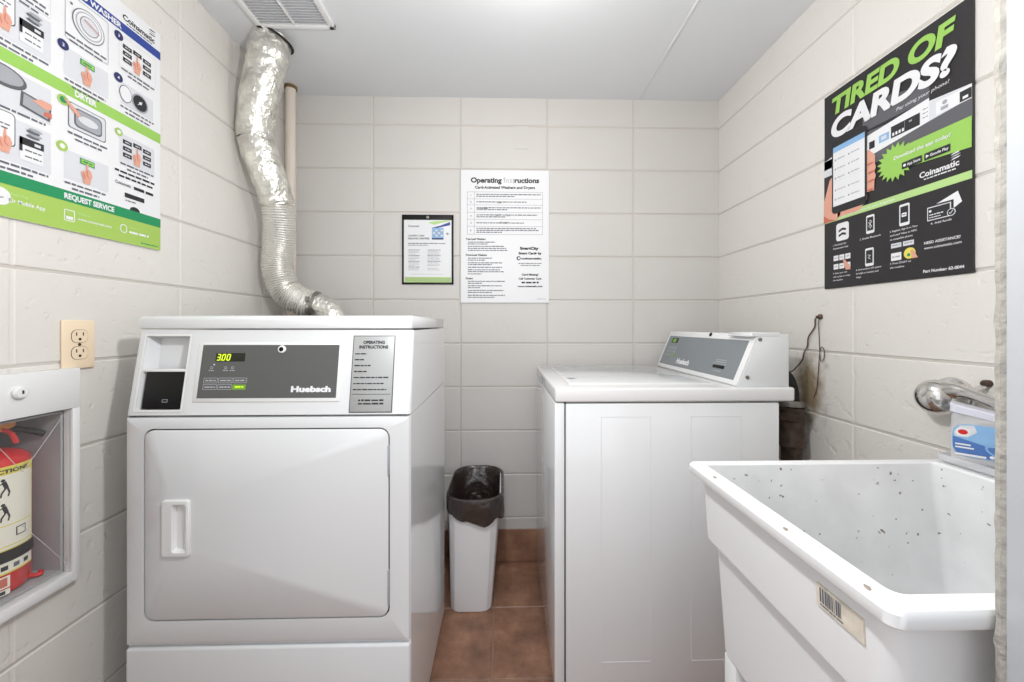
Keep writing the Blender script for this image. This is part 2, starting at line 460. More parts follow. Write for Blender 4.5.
# ------------------------------------------------------------------ clothes dryer
DX0, DX1, DY0, DY1 = -.885, -.221, .92, 1.458
dr = empty('clothes_dryer', ((DX0+DX1)/2, 1.19, 0), 'white front-loading clothes dryer with slanted control console and large square door', 'dryer')
def ring_front(mb, X0, X1, Z0, Z1, hole, r, y, depth, mat, ch=.012, n=5):
    """front plate with a rounded-rectangular hole; outer edge chamfered back to the sides"""
    inner = rr(hole[0], hole[2], hole[1], hole[3], r, n)
    outer = []
    per = n+1
    for q in range(4):
        cx = X1-ch if q in (0, 1) else X0+ch; cz = Z0+ch if q in (0, 3) else Z1-ch
        for k in range(per):
            ix, iz = inner[q*per+k]
            f = k/n
            # first half runs along one side, second half along the other, the corner at the middle
            a = {0: ((ix, Z0+ch), (X1-ch, iz)), 1: ((X1-ch, iz), (ix, Z1-ch)), 2: ((ix, Z1-ch), (X0+ch, iz)), 3: ((X0+ch, iz), (ix, Z0+ch))}[q]
            e0, e1 = a
            if k*2 < n: outer.append((e0[0], e0[1]))
            else: outer.append((e1[0], e1[1]))
        # replace the two middle points by the exact corner
        outer[q*per+n//2] = (cx, cz); outer[q*per+(n+1)//2] = (cx, cz)
    def edge(p, o):
        x, z = p
        if o: 
            x = X0 if abs(x-(X0+ch)) < 1e-6 else (X1 if abs(x-(X1-ch)) < 1e-6 else x)
            z = Z0 if abs(z-(Z0+ch)) < 1e-6 else (Z1 if abs(z-(Z1-ch)) < 1e-6 else z)
        return x, z
    def mid(p):
        x, z = p; k = ch*.29
        x = X0+k if abs(x-(X0+ch)) < 1e-6 else (X1-k if abs(x-(X1-ch)) < 1e-6 else x)
        z = Z0+k if abs(z-(Z0+ch)) < 1e-6 else (Z1-k if abs(z-(Z1-ch)) < 1e-6 else z)
        return x, z
    L0 = [Vector((edge(p, 1)[0], y+ch, edge(p, 1)[1])) for p in outer]
    Lm = [Vector((mid(p)[0], y+ch*.29, mid(p)[1])) for p in outer]
    L1 = [Vector((p[0], y, p[1])) for p in outer]
    L2 = [Vector((p[0], y, p[1])) for p in inner]
    L3 = [Vector((p[0], y+depth, p[1])) for p in inner]
    mb.loft([L0, Lm, L1, L2, L3], mat)
HZ = (-.8405, -.2685, .407, .858)
mb = MB()
ring_front(mb, DX0, DX1, .348, .886, HZ, .024, DY0, .010, WHITE)
mb.box(DX0, DX1, DY0+.012, DY1, .03, .886, WHITE2, 0)
cab = mb.build('cabinet', dr)
MB().prism(rr(HZ[0]-.001, HZ[2]-.001, HZ[1]+.001, HZ[3]+.001, .024), 'y', DY0+.0080, DY0+.0115, GAP).build('door_gap', dr)  # dark sheet behind the door that paints the shade of its gap
mb = MB()
d = rr(HZ[0]+.0035, HZ[2]+.0035, HZ[1]-.0035, HZ[3]-.0035, .021)
d2 = rr(HZ[0]+.0065, HZ[2]+.0065, HZ[1]-.0065, HZ[3]-.0065, .019)
HX0, HX1, HZ0, HZ1 = -.794, -.731, .561, .693
hol = rr(HX0+.022, HZ0+.008, HX1-.005, HZ1-.007, .006, 5)
mb.loft([[Vector((x, DY0+.0085, z)) for x, z in d], [Vector((x, DY0+.0005, z)) for x, z in d], [Vector((x, DY0-.0015, z)) for x, z in d2], [Vector((x, DY0-.0015, z)) for x, z in hol], [Vector((x, DY0+.0075, z)) for x, z in hol]], WHITE, False, True)
door = mb.build('door', dr)
# recessed plastic pull
mb = MB()
HX0, HX1, HZ0, HZ1 = -.794, -.731, .561, .693
ou = rr(HX0, HZ0, HX1, HZ1, .006, 3); ins = rr(HX0+.024, HZ0+.010, HX1-.006, HZ1-.009, .006, 3)
yf = DY0-.0015
def pl(pts, y): return [Vector((x, y, z)) for x, z in pts]
ou2 = rr(HX0+.002, HZ0+.002, HX1-.002, HZ1-.002, .005, 3)
xm0, xm1 = HX0+.026, HX1-.006
def scoop(pts, dpt):
    return [Vector((x*.96+(xm0+xm1)/2*.04, yf-.013+.0145*dpt, z*.9+(HZ0+HZ1)/2*.1)) for x, z in pts]
def inner(k):
    q = []
    for x, z in ins:
        f = (x-xm0)/(xm1-xm0); zc_ = (HZ0+HZ1)/2
        q.append(Vector((x+(k*.004*(1-f)), yf-.0065+k*(.004+.010*(1-f*.35)), zc_+(z-zc_)*(1-.10*k))))
    return q
mb.loft([pl(ou, yf), pl(ou, yf-.004), pl(ou2, yf-.0062), pl(ins, yf-.0068), inner(.35), inner(.8)], WPLAS, False, True)
h = mb.build('handle', door)
MB().box(HZ[1]-.0045, HZ[1]-.0005, DY0-.003, DY0+.004, .745, .816, PMG, .0008).build('hinge', dr)
MB().box(HZ[1]-.0045, HZ[1]-.0005, DY0-.003, DY0+.004, .437, .520, PMG, .0008).build('hinge', dr)
MB().box(DX0+.0006, DX1-.0006, DY0+.001, DY0+.022, .030, .3425, WHITE, .007, 3).build('access_panel', dr)
MB().box(DX0+.02, DX1-.02, DY0+.03, DY1-.02, 0, .032, DARK).build('plinth', dr)
# console: sloping front plate with a compartment at the left
cf = F((0, .922, .889), (1, 0, 0), (0, .035, .201))
SL = math.hypot(.035, .201)
mb = MB()
ch = .010
u0, u1, v0, v1 = DX0+ch, DX1-ch, 0, SL
R0, R1, S0, S1 = -.862, -.757, .012, .190      # compartment
us = [u0, R0, R1, u1]; vs_ = [v0, S0, S1, v1]
for i in range(3):
    for j in range(3):
        if i == 1 and j == 1: continue
        mb.add([cf.p(us[i], vs_[j]), cf.p(us[i+1], vs_[j]), cf.p(us[i+1], vs_[j+1]), cf.p(us[i], vs_[j+1])], [[0, 1, 2, 3]], WHITE)
# rounded front verticals and sides
for sx, uu in ((DX0, u0), (DX1, u1)):
    k = (sx-uu)
    q = []
    for a in (0, 30, 60, 90):
        A = math.radians(a)
        q.append((uu+k*math.sin(A), -ch*(1-math.cos(A))))
    for (a, b) in zip(q, q[1:]):
        mb.add([cf.p(a[0], v0, a[1]), cf.p(b[0], v0, b[1]), cf.p(b[0], v1, b[1]), cf.p(a[0], v1, a[1])], [[0, 1, 2, 3]], WHITE)
    p0 = cf.p(sx, v0, -ch); p1 = cf.p(sx, v1, -ch)
    mb.add([p0, (sx, DY1, .889), (sx, DY1, 1.09), p1], [[0, 1, 2, 3]], WHITE2)
mb.add([(DX0, DY1, .889), (DX1, DY1, .889), (DX1, DY1, 1.09), (DX0, DY1, 1.09)], [[0, 1, 2, 3]], WHITE)
mb.add([cf.p(DX0, 0, -ch), cf.p(DX1, 0, -ch), (DX1, DY1, .889), (DX0, DY1, .889)], [[0, 1, 2, 3]], WHITE)
# compartment walls: deep curved upper pocket
dpt = .045
A = [cf.p(R0, S0), cf.p(R1, S0), cf.p(R1, S1), cf.p(R0, S1)]
B = [cf.p(R0+.006, S0, -dpt), cf.p(R1-.004, S0, -dpt), cf.p(R1-.010, S1-.004, -dpt*.55), cf.p(R0+.012, S1-.004, -dpt*.55)]
mb.loft([A, B], WHITE, False, True)
mb.rring(cf, R0-.005, S0-.004, R1+.003, S1+.003, .004, .005, .0012, WPLAS)
con = mb.build('console', dr)
MB().fbox(cf, R0+.008, R1-.004, S0+.003, .102, -.035, -.004, DARK, .002).rring(cf, -.808, .030, -.795, .037, .001, .0012, -.0036, PMG).build('coin_box_cover', con)
MB().fbox(cf, R0+.003, R1-.001, .102, .109, -.02, -.001, WPLAS, .001).build('ledge', con)
mb = MB().prism([(.951, 1.092), (.953, 1.117), (.962, 1.1245), (DY1, 1.1245), (DY1, 1.092)], 'x', DX0+.002, DX1-.002, WHITE, .004, 2)
mb.build('top_panel', dr)
# raised frame, charcoal panel, printed keys
mb = MB()
P0, P1, Q0, Q1 = -.724, -.398, .039, .166
mb.fbox(cf, P0-.010, P1+.009, Q0-.009, Q1+.006, -.002, .0022, WPLAS, .0018, 2)
mb.build('panel_bezel', dr)
mb = MB(); mb.fbox(cf, P0, P1, Q0, Q1, 0, .0028, PANEL, .0004, 1)
w = .0032
mb.rect(cf, -.690, .126, -.621, .146, w, LCDB)
def seg7(mb, fr, ch_, u, v, h, wd, t, w, mat):
    S = {'a': ((0, h), (wd, h)), 'g': ((0, h/2), (wd, h/2)), 'd': ((0, 0), (wd, 0)), 'b': ((wd, h/2), (wd, h)), 'c': ((wd, 0), (wd, h/2)), 'f': ((0, h/2), (0, h)), 'e': ((0, 0), (0, h/2))}
    for k in {'3': 'abgcd', '0': 'abcdef'}[ch_]:
        (a, b) = S[k]
        mb.stroke(fr, [(u+a[0]+a[1]*.15, v+a[1]), (u+b[0]+b[1]*.15, v+b[1])], t, w, mat)
for i, c in enumerate('300'): seg7(mb, cf, c, -.687+i*.0115, .1292, .0135, .0065, .0028, w+.0004, LCD)
mb.rect(cf, -.6785, .1282, -.6765, .1302, w+.0004, LCD)
mb.disc(cf, -.692, .1185, .0018, w, PWHITE)
for k, (uu) in enumerate((-.697, -.664, -.648)):
    mb.rring(cf, uu-.003, .108, uu+.003, .114, .002, .001, w, INKL)
    mb.bars(cf, uu-.006, uu+.006, .1035, .002, w, INKL, k)
for r_ in range(2):
    for c_ in range(3):
        x0 = -.712+c_*.0345; y0 = .0745-r_*.0155
        if r_ == 1 and c_ == 2: mb.rect(cf, x0, y0, x0+.031, y0+.012, w, LCDG); mb.bars(cf, x0+.006, x0+.026, y0+.005, .003, w+.0004, LCD, 5); continue
        mb.rring(cf, x0, y0, x0+.0325, y0+.0125, .001, .001, w, INKL)
        mb.bars(cf, x0+.004, x0+.029, y0+.0045, .0032, w, INKL, c_+r_*3)
mb.text(cf, 'Huebsch', -.411, .0535, .0135, w, PWHITE, width=.094, align='r', bold=.055)
cp = mb.build('control_panel', dr)
MB().lathe(cf.p(-.535, .155, .002), cf.n, [(.0095, 0), (.0095, .003), (.0078, .005), (.0055, .0052), (.0055, .002)], STEEL, 20, [WPLAS, WPLAS, WPLAS, DARK]).build('lock', dr)
mb = MB()
mb.fbox(cf, -.366, -.264, .004, .189, 0, .0018, PANEL, .0008)
mb.fbox(cf, -.3638, -.2662, .0062, .1868, .001, .0024, PLATE, .0003)
w = .0028
mb.text(cf, 'OPERATING', -.315, .1685, .0075, w, INK, width=.052, align='c', bold=.045)
mb.text(cf, 'INSTRUCTIONS', -.315, .157, .0075, w, INK, width=.070, align='c', bold=.045)
for k, (f) in enumerate((.32, .25, .44, .34, .96, .82, .90)):
    mb.bars(cf, -.359, -.271, .1425-k*.0143, .0030, w, INK, k, f)
mb.rect(cf, -.360, .0465, -.270, .0475, w, INK)
mb.bars(cf, -.345, -.285, .031, .004, w, INK, 11); mb.bars(cf, -.345, -.285, .023, .004, w, INK, 12)
mb.build('instruction_plate', dr)

# ------------------------------------------------------------------ exhaust duct
path = [(-.855, 1.445, 2.163), (-.868, 1.445, 2.09), (-.884, 1.447, 2.02), (-.908, 1.455, 1.94), (-.920, 1.462, 1.885), (-.929, 1.47, 1.845), (-.930, 1.475, 1.80), (-.920, 1.48, 1.755), (-.908, 1.49, 1.71), (-.898, 1.50, 1.665),
        (-.888, 1.515, 1.62), (-.884, 1.53, 1.575), (-.886, 1.545, 1.52), (-.892, 1.56, 1.46), (-.904, 1.57, 1.40), (-.910, 1.575, 1.34), (-.900, 1.58, 1.29), (-.885, 1.585, 1.245), (-.850, 1.59, 1.212), (-.815, 1.595, 1.195), (-.788, 1.60, 1.186)]
du = empty('exhaust_duct', (-.85, 1.425, 0), 'silver foil dryer exhaust duct snaking down the left corner from a ceiling hole', 'duct')
def resample(pts, step):
    P = [Vector(p) for p in pts]; out = []
    def cr(a, b, c, d, t): return .5*((2*b)+(c-a)*t+(2*a-5*b+4*c-d)*t*t+(3*b-a-3*c+d)*t**3)
    for i in range(len(P)-1):
        a, b, c, d = P[max(i-1, 0)], P[i], P[i+1], P[min(i+2, len(P)-1)]
        n = max(2, int((c-b).length/step))
        for k in range(n): out.append(cr(a, b, c, d, k/n))
    out.append(P[-1]); return out
def wtube(mb, pts, r, mat, seg, disp):
    b = len(mb.V); mb.tube(pts, r, mat, seg, True)
    P = pts
    for i in range(len(P)*seg):
        c = P[i//seg]; v = Vector(mb.V[b+i]); dd = (v-c); 
        mb.V[b+i] = tuple(c+dd*(1+disp(v, i//seg)))
# rigid taped upper run
up = resample(path[:7], .008)
mb = MB()
wtube(mb, up, [.0665-.0045*(i/len(up))+(.0035 if abs(i-8) < 2 else 0) for i in range(len(up))], FOIL, 36,
      lambda v, i: noise.noise(v*16)*.05+noise.noise(v*45)*.035)
mb.build('taped_pipe', du)
MB().tube([(-.853, 1.445, 2.1645), (-.855, 1.445, 2.159)], .074, DARK, 30).build('ceiling_collar', du)
mid = resample(path[6:12], .007)
mb = MB()
wtube(mb, mid, [.0625-.004*(i/len(mid))+(.003 if i == len(mid)-3 else 0) for i in range(len(mid))], FOIL, 36,
      lambda v, i: noise.noise(v*20+Vector((9, 0, 0)))*.06+noise.noise(v*55)*.045)
mb.build('taped_elbow', du)
lo_ = resample(path[11:], .0042)
mb = MB()
wtube(mb, lo_, [.0565+(.0018 if i % 2 else -.0014) for i in range(len(lo_))], FLEX, 36,
      lambda v, i: noise.noise(v*14+Vector((0, 4, 0)))*.06+noise.noise(v*60)*.02)
mb.build('flexible_hose', du)
el = resample([(-.800, 1.598, 1.190), (-.765, 1.604, 1.180), (-.735, 1.606, 1.166), (-.707, 1.604, 1.14), (-.690, 1.602, 1.10), (-.685, 1.60, 1.03)], .008)
mb = MB(); mb.tube(el, .052, FOIL, 28); mb.build('steel_elbow', du)
mb = MB(); mb.tube([(-.780, 1.602, 1.184), (-.768, 1.604, 1.181)], .0595, STEEL, 30); mb.box(-.780, -.766, 1.535, 1.548, 1.195, 1.215, STEEL, .002); mb.build('hose_clamp', du)

# seam tape strip along the front of the rigid pipe, and old residue
mb = MB()
s_ = up[3:-6]
lo = []
for i, c in enumerate(s_):
    o = Vector((.030, -.068, 0)).normalized()*.0635*(1-.10*(i/len(s_)))+Vector((0, 0, 0)); sd = Vector((.9, .35, 0)).normalized()*.006
    wv = noise.noise(c*30)*.003
    lo.append([c+o-sd, c+o*1.05-sd*.6+Vector((wv, 0, 0)), c+o*1.05+sd*.6+Vector((wv, 0, 0)), c+o+sd])
mb.loft(lo, FOIL); mb.build('seam_tape', du)

# cream pipe in the corner
pc = empty('corner_pipe', (-.930, 1.74, 0), 'slim cream-painted vertical pipe in the left back corner behind the foil duct', 'pipe')
MB().tube([(-.944, 1.735, 0), (-.944, 1.735, 2.1635)], .021, PIPEC, 20).build('pipe_run', pc)
MB().tube([(-.944, 1.735, 2.150), (-.944, 1.735, 2.1635)], .026, BRNST, 20).build('ceiling_ring', pc)

# ------------------------------------------------------------------ ceiling vent grille
vx0, vx1, vy0, vy1 = -.868, -.594, 1.10, 1.386
ve = empty('ceiling_vent', ((vx0+vx1)/2, (vy0+vy1)/2, CH), 'white louvred vent grille set in the ceiling above the duct', 'vent')
mb = MB(); zc = CH-.012
for a in ((vx0, vx0+.022, vy0, vy1), (vx1-.022, vx1, vy0, vy1), (vx0, vx1, vy0, vy0+.02), (vx0, vx1, vy1-.02, vy1)):
    mb.box(*a, zc, CH+.0005, CABW, .003)
mb.box((vx0+vx1)/2-.005, (vx0+vx1)/2+.005, vy0, vy1, zc+.001, CH, CABW, .002)
mb.build('frame', ve)
MB().box(vx0+.01, vx1-.01, vy0+.01, vy1-.01, CH-.001, CH+.0005, PLG).build('duct_backing', ve)
mb = MB()
n = 22
for i in range(n):
    y = vy0+.024+i*(vy1-vy0-.048)/(n-1)
    for (xa, xb) in ((vx0+.02, (vx0+vx1)/2-.004), ((vx0+vx1)/2+.004, vx1-.02)):
        mb.prism([(y-.0045, zc+.001), (y-.0035, zc+.0005), (y+.0045, CH-.0015), (y+.0035, CH-.001)], 'x', xa, xb, CABW)
mb.build('louvre', ve, smooth=0)

# ------------------------------------------------------------------ top-load washer
WX0, WX1, WY0, WY1 = .152, .828, 1.135, 1.745
wa = empty('washing_machine', (.49, 1.44, 0), 'white top-loading washing machine with a slanted control box, against the right wall', 'washer')
mb = MB(); mb.box(.186, WX1, WY0, WY1, .02, .868, WHITE2, .003)
for (xa, xb) in ((.290, .440), (.560, .712)):
    for q in ((xa, xa+.002, .10, .830), (xb-.002, xb, .10, .830), (xa, xb, .828, .830), (xa, xb, .10, .102)):
        mb.box(q[0], q[1], WY0-.0007, WY0+.001, q[2], q[3], WHITE2)
mb.build('cabinet', wa)
MB().box(WX0, .1822, WY0-.0015, WY1, .02, .870, WHITE2, .004).build('front_panel', wa)
MB().box(.17, .80, WY0+.02, WY1-.02, 0, .022, DARK).build('plinth', wa)
MB().box(.181, .188, WY0+.006, WY1-.01, .03, .868, GAP).build('panel_gap', wa)
mb = MB(); mb.box(.153, .874, 1.130, 1.752, .8725, .9145, TOPW, .007, 3); mb.build('top_cover', wa)
mb = MB(); mb.box(.205, .665, 1.20, 1.68, .912, .9185, TOPW, .003, 2); 
mb.box(.215, .245, 1.30, 1.32, .917, .9195, TOPW, .001)
mb.box(.222, .640, 1.22, 1.66, .9180, .9195, WHITE, .001)
mb.build('lid', wa)
MB().box(.178, .205, 1.690, 1.705, .914, .9155, PMG, .0004).build('badge', wa)
MB().box(.30, .365, 1.725, 1.738, .914, .9155, PMG, .0004).build('hinge', wa)
mb = MB()
for k in range(4): mb.box(.1515, .1535, 1.40+k*.03, 1.42+k*.03, .885, .905, PMG)
mb.build('front_vent', wa)
# control box
CY0, CY1 = 1.142, 1.748
mb = MB(); mb.prism([(.705, .914), (.772, 1.074), (.864, 1.074), (.864, .914)], 'y', CY0, CY1, WHITE, .004, 2)
mb.prism([(.745, 1.066), (.750, 1.0785), (.835, 1.0785), (.835, 1.066)], 'y', CY0-.001, CY0+.12, WHITE, .002, 1)
cb = mb.build('control_box', wa)
wf = F((.705, CY1, .914), (0, -1, 0), (.067, 0, .160))   # u from far to near, v up the slope
LW = CY1-CY0; HS = math.hypot(.067, .160)
MB().fbox(wf, .004, LW-.002, .003, HS-.002, 0, .004, WPLAS, .002).build('panel_bezel', wa)
mb = MB(); mb.fbox(wf, .022, LW-.026, .018, HS-.024, .002, .0048, PANELG, .0005, 1)
w = .0053
mb.rect(wf, .060, .118, .118, .140, w, LCDB); mb.rect(wf, .070, .121, .100, .137, w+.0004, LCDG)
for r_ in range(3):
    for c_ in range(3):
        x0 = .045+c_*.030; y0 = .090-r_*.016
        if r_ == 2 and c_ == 2: mb.rect(wf, x0, y0, x0+.026, y0+.010, w, LCDG)
        else: mb.rring(wf, x0, y0, x0+.026, y0+.011, .001, .001, w, INKL); mb.bars(wf, x0+.004, x0+.022, y0+.004, .003, w, INKL, c_+r_)
mb.text(wf, 'Huebsch', .175, .033, .021, w, PWHITE, width=.105, bold=.055)
mb.rect(wf, .435, .060, .520, .0615, w, INKL); mb.bars(wf, .45, .51, .066, .003, w, INKL, 3); mb.bars(wf, .45, .51, .073, .003, w, INKL, 4)
mb.fbox(wf, .443, .510, .045, .056, .003, .0062, DARK, .001)
mb.bars(wf, .455, .50, .034, .003, w, INKL, 8)
mb.build('control_panel', wa)
MB().lathe(wf.p(.35, HS-.010, .003), wf.n, [(.007, 0), (.007, .004), (.004, .005)], DARK, 16).build('lock', wa)
MB().lathe(Vector((.774, CY0, 1.058)), (0, -1, 0), [(.006, 0), (.006, .002), (.003, .003)], STEEL, 14).build('screw', wa)
MB().lathe(Vector((.735, CY0, .944)), (0, -1, 0), [(.006, 0), (.006, .002), (.003, .003)], STEEL, 14).build('screw', wa)

# ------------------------------------------------------------------ drain pipe & wire behind the washer
dp_ = empty('drain_pipe', (.957, 1.255, 0), 'corroded dark drain pipe standing between washer and right wall', 'pipe')
MB().lathe((.957, 1.255, 0), (0, 0, 1), [(.030, 0), (.030, .75)], BRONZE, 20).build('pipe_run', dp_)
MB().lathe((.957, 1.255, .70), (0, 0, 1), [(.030, 0), (.040, .004), (.040, .020), (.036, .026), (.037, .085), (.042, .090), (.042, .108), (.036, .114), (.036, .13)], BRONZE, 24).build('coupling', dp_)
MB().lathe((.957, 1.255, .835), (0, 0, 1), [(.036, 0), (.036, .012), (.030, .018)], STEEL, 20).build('clamp', dp_)
MB().tube(resample([(.957, 1.255, .84), (.956, 1.258, .885), (.948, 1.268, .925), (.932, 1.29, .945), (.915, 1.32, .94), (.905, 1.36, .92)], .01), .022, RUBBER, 14).build('rubber_hose', dp_)
tag(MB().tube(resample([(1.019, 1.219, 1.126), (1.010, 1.222, 1.122), (1.016, 1.232, 1.095), (1.012, 1.252, 1.062), (1.016, 1.262, 1.03), (1.010, 1.268, 1.01), (1.015, 1.285, .98), (.995, 1.30, .945), (.955, 1.285, .935)], .006), .0023, WIREM, 8).build('loose_wire'),
    'brown twisted wire running from a wall hole down to the hose behind the washer', 'wire')
tag(MB().tube(resample([(1.019, 1.214, 1.128), (1.012, 1.212, 1.11), (1.016, 1.214, 1.06), (1.017, 1.213, 1.01), (1.015, 1.206, .985), (1.016, 1.196, .995), (1.016, 1.195, 1.02), (1.017, 1.203, 1.032), (1.017, 1.212, 1.02), (1.016, 1.217, .96), (1.017, 1.224, .90), (1.016, 1.235, .865)], .006), .0012, WIREM, 8).build('loose_wire'),
    'thin brown wire with a small loop hanging straight down the right wall', 'wire')
tag(MB().lathe((1.0215, 1.215, 1.128), (-1, 0, 0), [(.009, 0), (.009, .004), (.004, .008), (.004, .014)], BRONZE, 12).build('wall_hook'), 'small rusty anchor on the right wall from which the wires hang', 'hook')

# ------------------------------------------------------------------ waste bin with bag
bi = empty('waste_bin', (-.115, 1.60, 0), 'slim white plastic waste bin between the dryer and the back wall', 'bin')
def oct_(x0, x1, y0, y1, c, z, n=3):
    P = [(x0+c, y0), (x1-c, y0), (x1, y0+c), (x1, y1-c), (x1-c, y1), (x0+c, y1), (x0, y1-c), (x0, y0+c)]
    return [Vector((x, y, z)) for x, y in P]
mb = MB()
def rl(x0, x1, y0, y1, r, z, n=6): return [Vector((x, y, z)) for x, y in rr(x0, y0, x1, y1, r, n)]
L_ = []
for k in range(9):
    f = k/8; L_.append([Vector((p.x, p.y, p.z)) for p in rl(-.206-.006*f, -.042+.034*f, 1.475-.053*f, 1.735+.035*f, .040+.026*f, .014+.438*f, 3)])
mb.loft([rl(-.198, -.050, 1.483, 1.727, .036, 0, 3), rl(-.204, -.044, 1.477, 1.733, .038, .004, 3)]+L_+[rl(-.208, -.012, 1.426, 1.766, .062, .452, 3), rl(-.196, -.054, 1.485, 1.725, .036, .02, 3)], BINM, True, True)
mb.build('bin_body', bi, smooth=20)
n_ = 6
mb = MB(); loops = []
base = lambda off, z, r: rl(-.2115-off*.8, -.004+off, 1.420-off, 1.770+(off*.5 if off > 0 else off*1.3), r+min(off, 0)*.5, z, 9)
prof = [(.003, .380, 1.3), (.008, .388, 1.2), (.010, .400, .9), (.009, .420, .6), (.008, .445, .25), (.006, .456, .1), (.0, .459, .05), (-.006, .452, .1), (-.016, .42, .3), (-.026, .36, .5), (-.038, .28, .6), (-.052, .18, .6)]
for off, z, a in prof:
    lp = base(off, z, .082)
    q = []
    for i, p in enumerate(lp):
        nn = noise.noise(Vector((p.x*38, p.y*38, z*14)))*.010*a
        low = 0
        if z < .392 and off > 0: low = noise.noise(Vector((p.x*16+3, p.y*16, 1)))*.030 + (-.010 if p.x > -.13 else .012)
        c = Vector((-.11, 1.59, 0)); dr_ = Vector((p.x-c.x, p.y-c.y, 0)).normalized()
        q.append(Vector((min(max(p.x+dr_.x*nn, -.2195), .4), min(p.y+dr_.y*nn, 1.786), z+low)))
    loops.append(q)
mb.loft(loops, BAG, False, True, mats=[BAG]*7+[BAGIN]*4)
tag(mb.build('bin_bag'), 'dark brown plastic bag lining the white bin, folded over its rim', 'bag')

# ------------------------------------------------------------------ utility sink
si = empty('utility_sink', (.70, .575, 0), 'white plastic laundry sink with speckled stained basin at the front right', 'sink')
def L(x0, x1, y0, y1, z, r): return rl(x0, x1, y0, y1, r, z, 6)
lp = [L(.438, .98, .415, .750, .462, .03), L(.430, .99, .410, .757, .47, .03), L(.420, 1.006, .402, .7665, .680, .028), 
      L(.4035, 1.010, .390, .768, .682, .026), L(.4025, 1.010, .389, .7685, .690, .026), L(.398, 1.012, .386, .772, .795, .024),
      L(.398, 1.012, .386, .772, .8015, .024), L(.381, 1.015, .3665, .786, .8015, .014), L(.380, 1.016, .3655, .787, .803, .014), L(.380, 1.016, .3655, .787, .816, .014), L(.383, 1.014, .368, .785, .820, .013),
      L(.408, .889, .391, .776, .820, .014), L(.412, .886, .395, .772, .816, .012), L(.450, .884, .432, .735, .52, .014), L(.465, .865, .445, .72, .505, .014)]
mb = MB(); mb.loft(lp, TUB, True, True, mats=[TUB]*12+[TUBIN]*2)
ba = mb.build('basin', si)
MB().lathe((.66, .58, .503), (0, 0, 1), [(.040, 0), (.040, .006), (.030, .008), (.028, .004)], STEEL, 24).build('drain', si)
for (x, y) in ((.390, .700), (.388, .520), (.389, .402)):
    mb = MB(); mb.poly(F((x, y, .8204), (1, 0, 0), (0, 1, 0)), [(-.003, -.005), (.001, -.004), (.004, .001), (.002, .006), (-.001, .004), (-.003, 0)], 0, CHIP)
    mb.build('rim_chip', ba)
for (x, y) in ((.450, .428), (.450, .725), (.965, .428), (.965, .725)):
    MB().prism([(x-.018, y-.018), (x+.018, y-.018), (x+.018, y+.018), (x-.018, y+.018)], 'z', 0, .464, TUB, .004).build('leg', si)
sf = F((.4005, .485, .700), (0, -1, 0), (-.0045*1.0, 0, .103))
mb = MB()
mb.fbox(sf, .006, .070, .048, .076, -.004, .0010, STICK, .0003, 1)
rg = random.Random(5); u = .012
while u < .042:
    l = rg.choice((.0008, .0014, .0022)); mb.rect(sf, u, .055, u+l, .073, .0014, INKG); u += l+rg.choice((.0009, .0016))
mb.bars(sf, .012, .045, .051, .002, .0014, INKG, 3)
s2 = mb.build('sticker', si); s2['label'] = 'torn brown barcode sticker'

# ------------------------------------------------------------------ faucet on the right wall
fa = empty('wall_faucet', (XR, .84, .94), 'chrome wall faucet with a rounded body and lever, on the right wall above the sink', 'faucet')
MB().lathe((XR, .848, .938), (-1, 0, 0), [(.044, 0), (.045, .003), (.043, .008), (.034, .011)], CHROME, 32).build('escutcheon', fa)
bc = Vector((.980, .848, .938)); br = .040
MB().lathe(bc-Vector((-br, 0, 0)), (-1, 0, 0), [(max(1e-4, br*math.sin(PI*k/14)), br*(1-math.cos(PI*k/14))*.92) for k in range(15)], CHROME, 32).build('valve_body', fa)
mb = MB(); fr_ = resample([(.985, .838, .952), (.982, .81, .958), (.980, .785, .956), (.977, .75, .948), (.972, .69, .930)], .008)
n = len(fr_)
mb.tube(fr_, [.026-.0145*min(1, i/(n*.3)) for i in range(n)], CHROME, 16)
mb.build('spout', fa)
MB().lathe((XR, .786, .978), (-1, 0, 0), [(.0075, 0), (.0075, .010), (.005, .014), (0, .015)], BRONZE, 18).build('valve_cap', fa)
MB().tube([(1.012, .787, .972), (.985, .79, .960)], .005, CHROME, 10).build('valve_stem', fa)

# ------------------------------------------------------------------ detergent tub and tray on the sink ledge
mb = MB()
def sl(a, z, rx): return rl(.893+a, 1.010-a, .648+a, .778-a, rx, z, 4)
mb.loft([sl(.008, .8206, .010), sl(0, .826, .012), sl(-.001, .838, .012), sl(.003, .8385, .012), sl(.004, .827, .012), sl(.010, .8225, .010)], CLEAR2, True, True)
tag(mb.build('plastic_tray'), 'shallow clear plastic tray on the sink ledge under the detergent tub', 'tray')
df = F((.897, .751, .8285), (.64, -.77, 0), (0, 0, 1))
de = empty('detergent_tub', (.94, .72, .8245), 'small clear detergent tub with blue seahorse label on the sink ledge below the faucet', 'detergent')
mb = MB()
def dl(v, e, slope, ww=.050): return [df.p(x, v+slope*(1-x/.085), -y) for x, y in rr(e, e, .088-e, ww-e, .008, 3)]
mb.loft([dl(.0, .003, 0), dl(.004, 0, 0), dl(.050, 0, .0), dl(.078, .001, .014), dl(.084, .004, .017)], CLEAR, True, True)
mb.build('tub_body', de)
mb = MB(); mb.loft([dl(.083, .003, .017), dl(.083, -.001, .017), dl(.093, -.001, .020), dl(.096, .002, .020)], LILAC, True, True); mb.build('lid', de)
mb = MB()
mb.rrect(df, .002, .014, .080, .078, .020, .0012, PSKY); mb.poly(df, [(.008, .020), (.02, .0155), (.06, .0155), (.074, .022), (.079, .034), (.079, .046), (.05, .038), (.03, .044), (.003, .052), (.003, .030)], .0016, PBLUED)
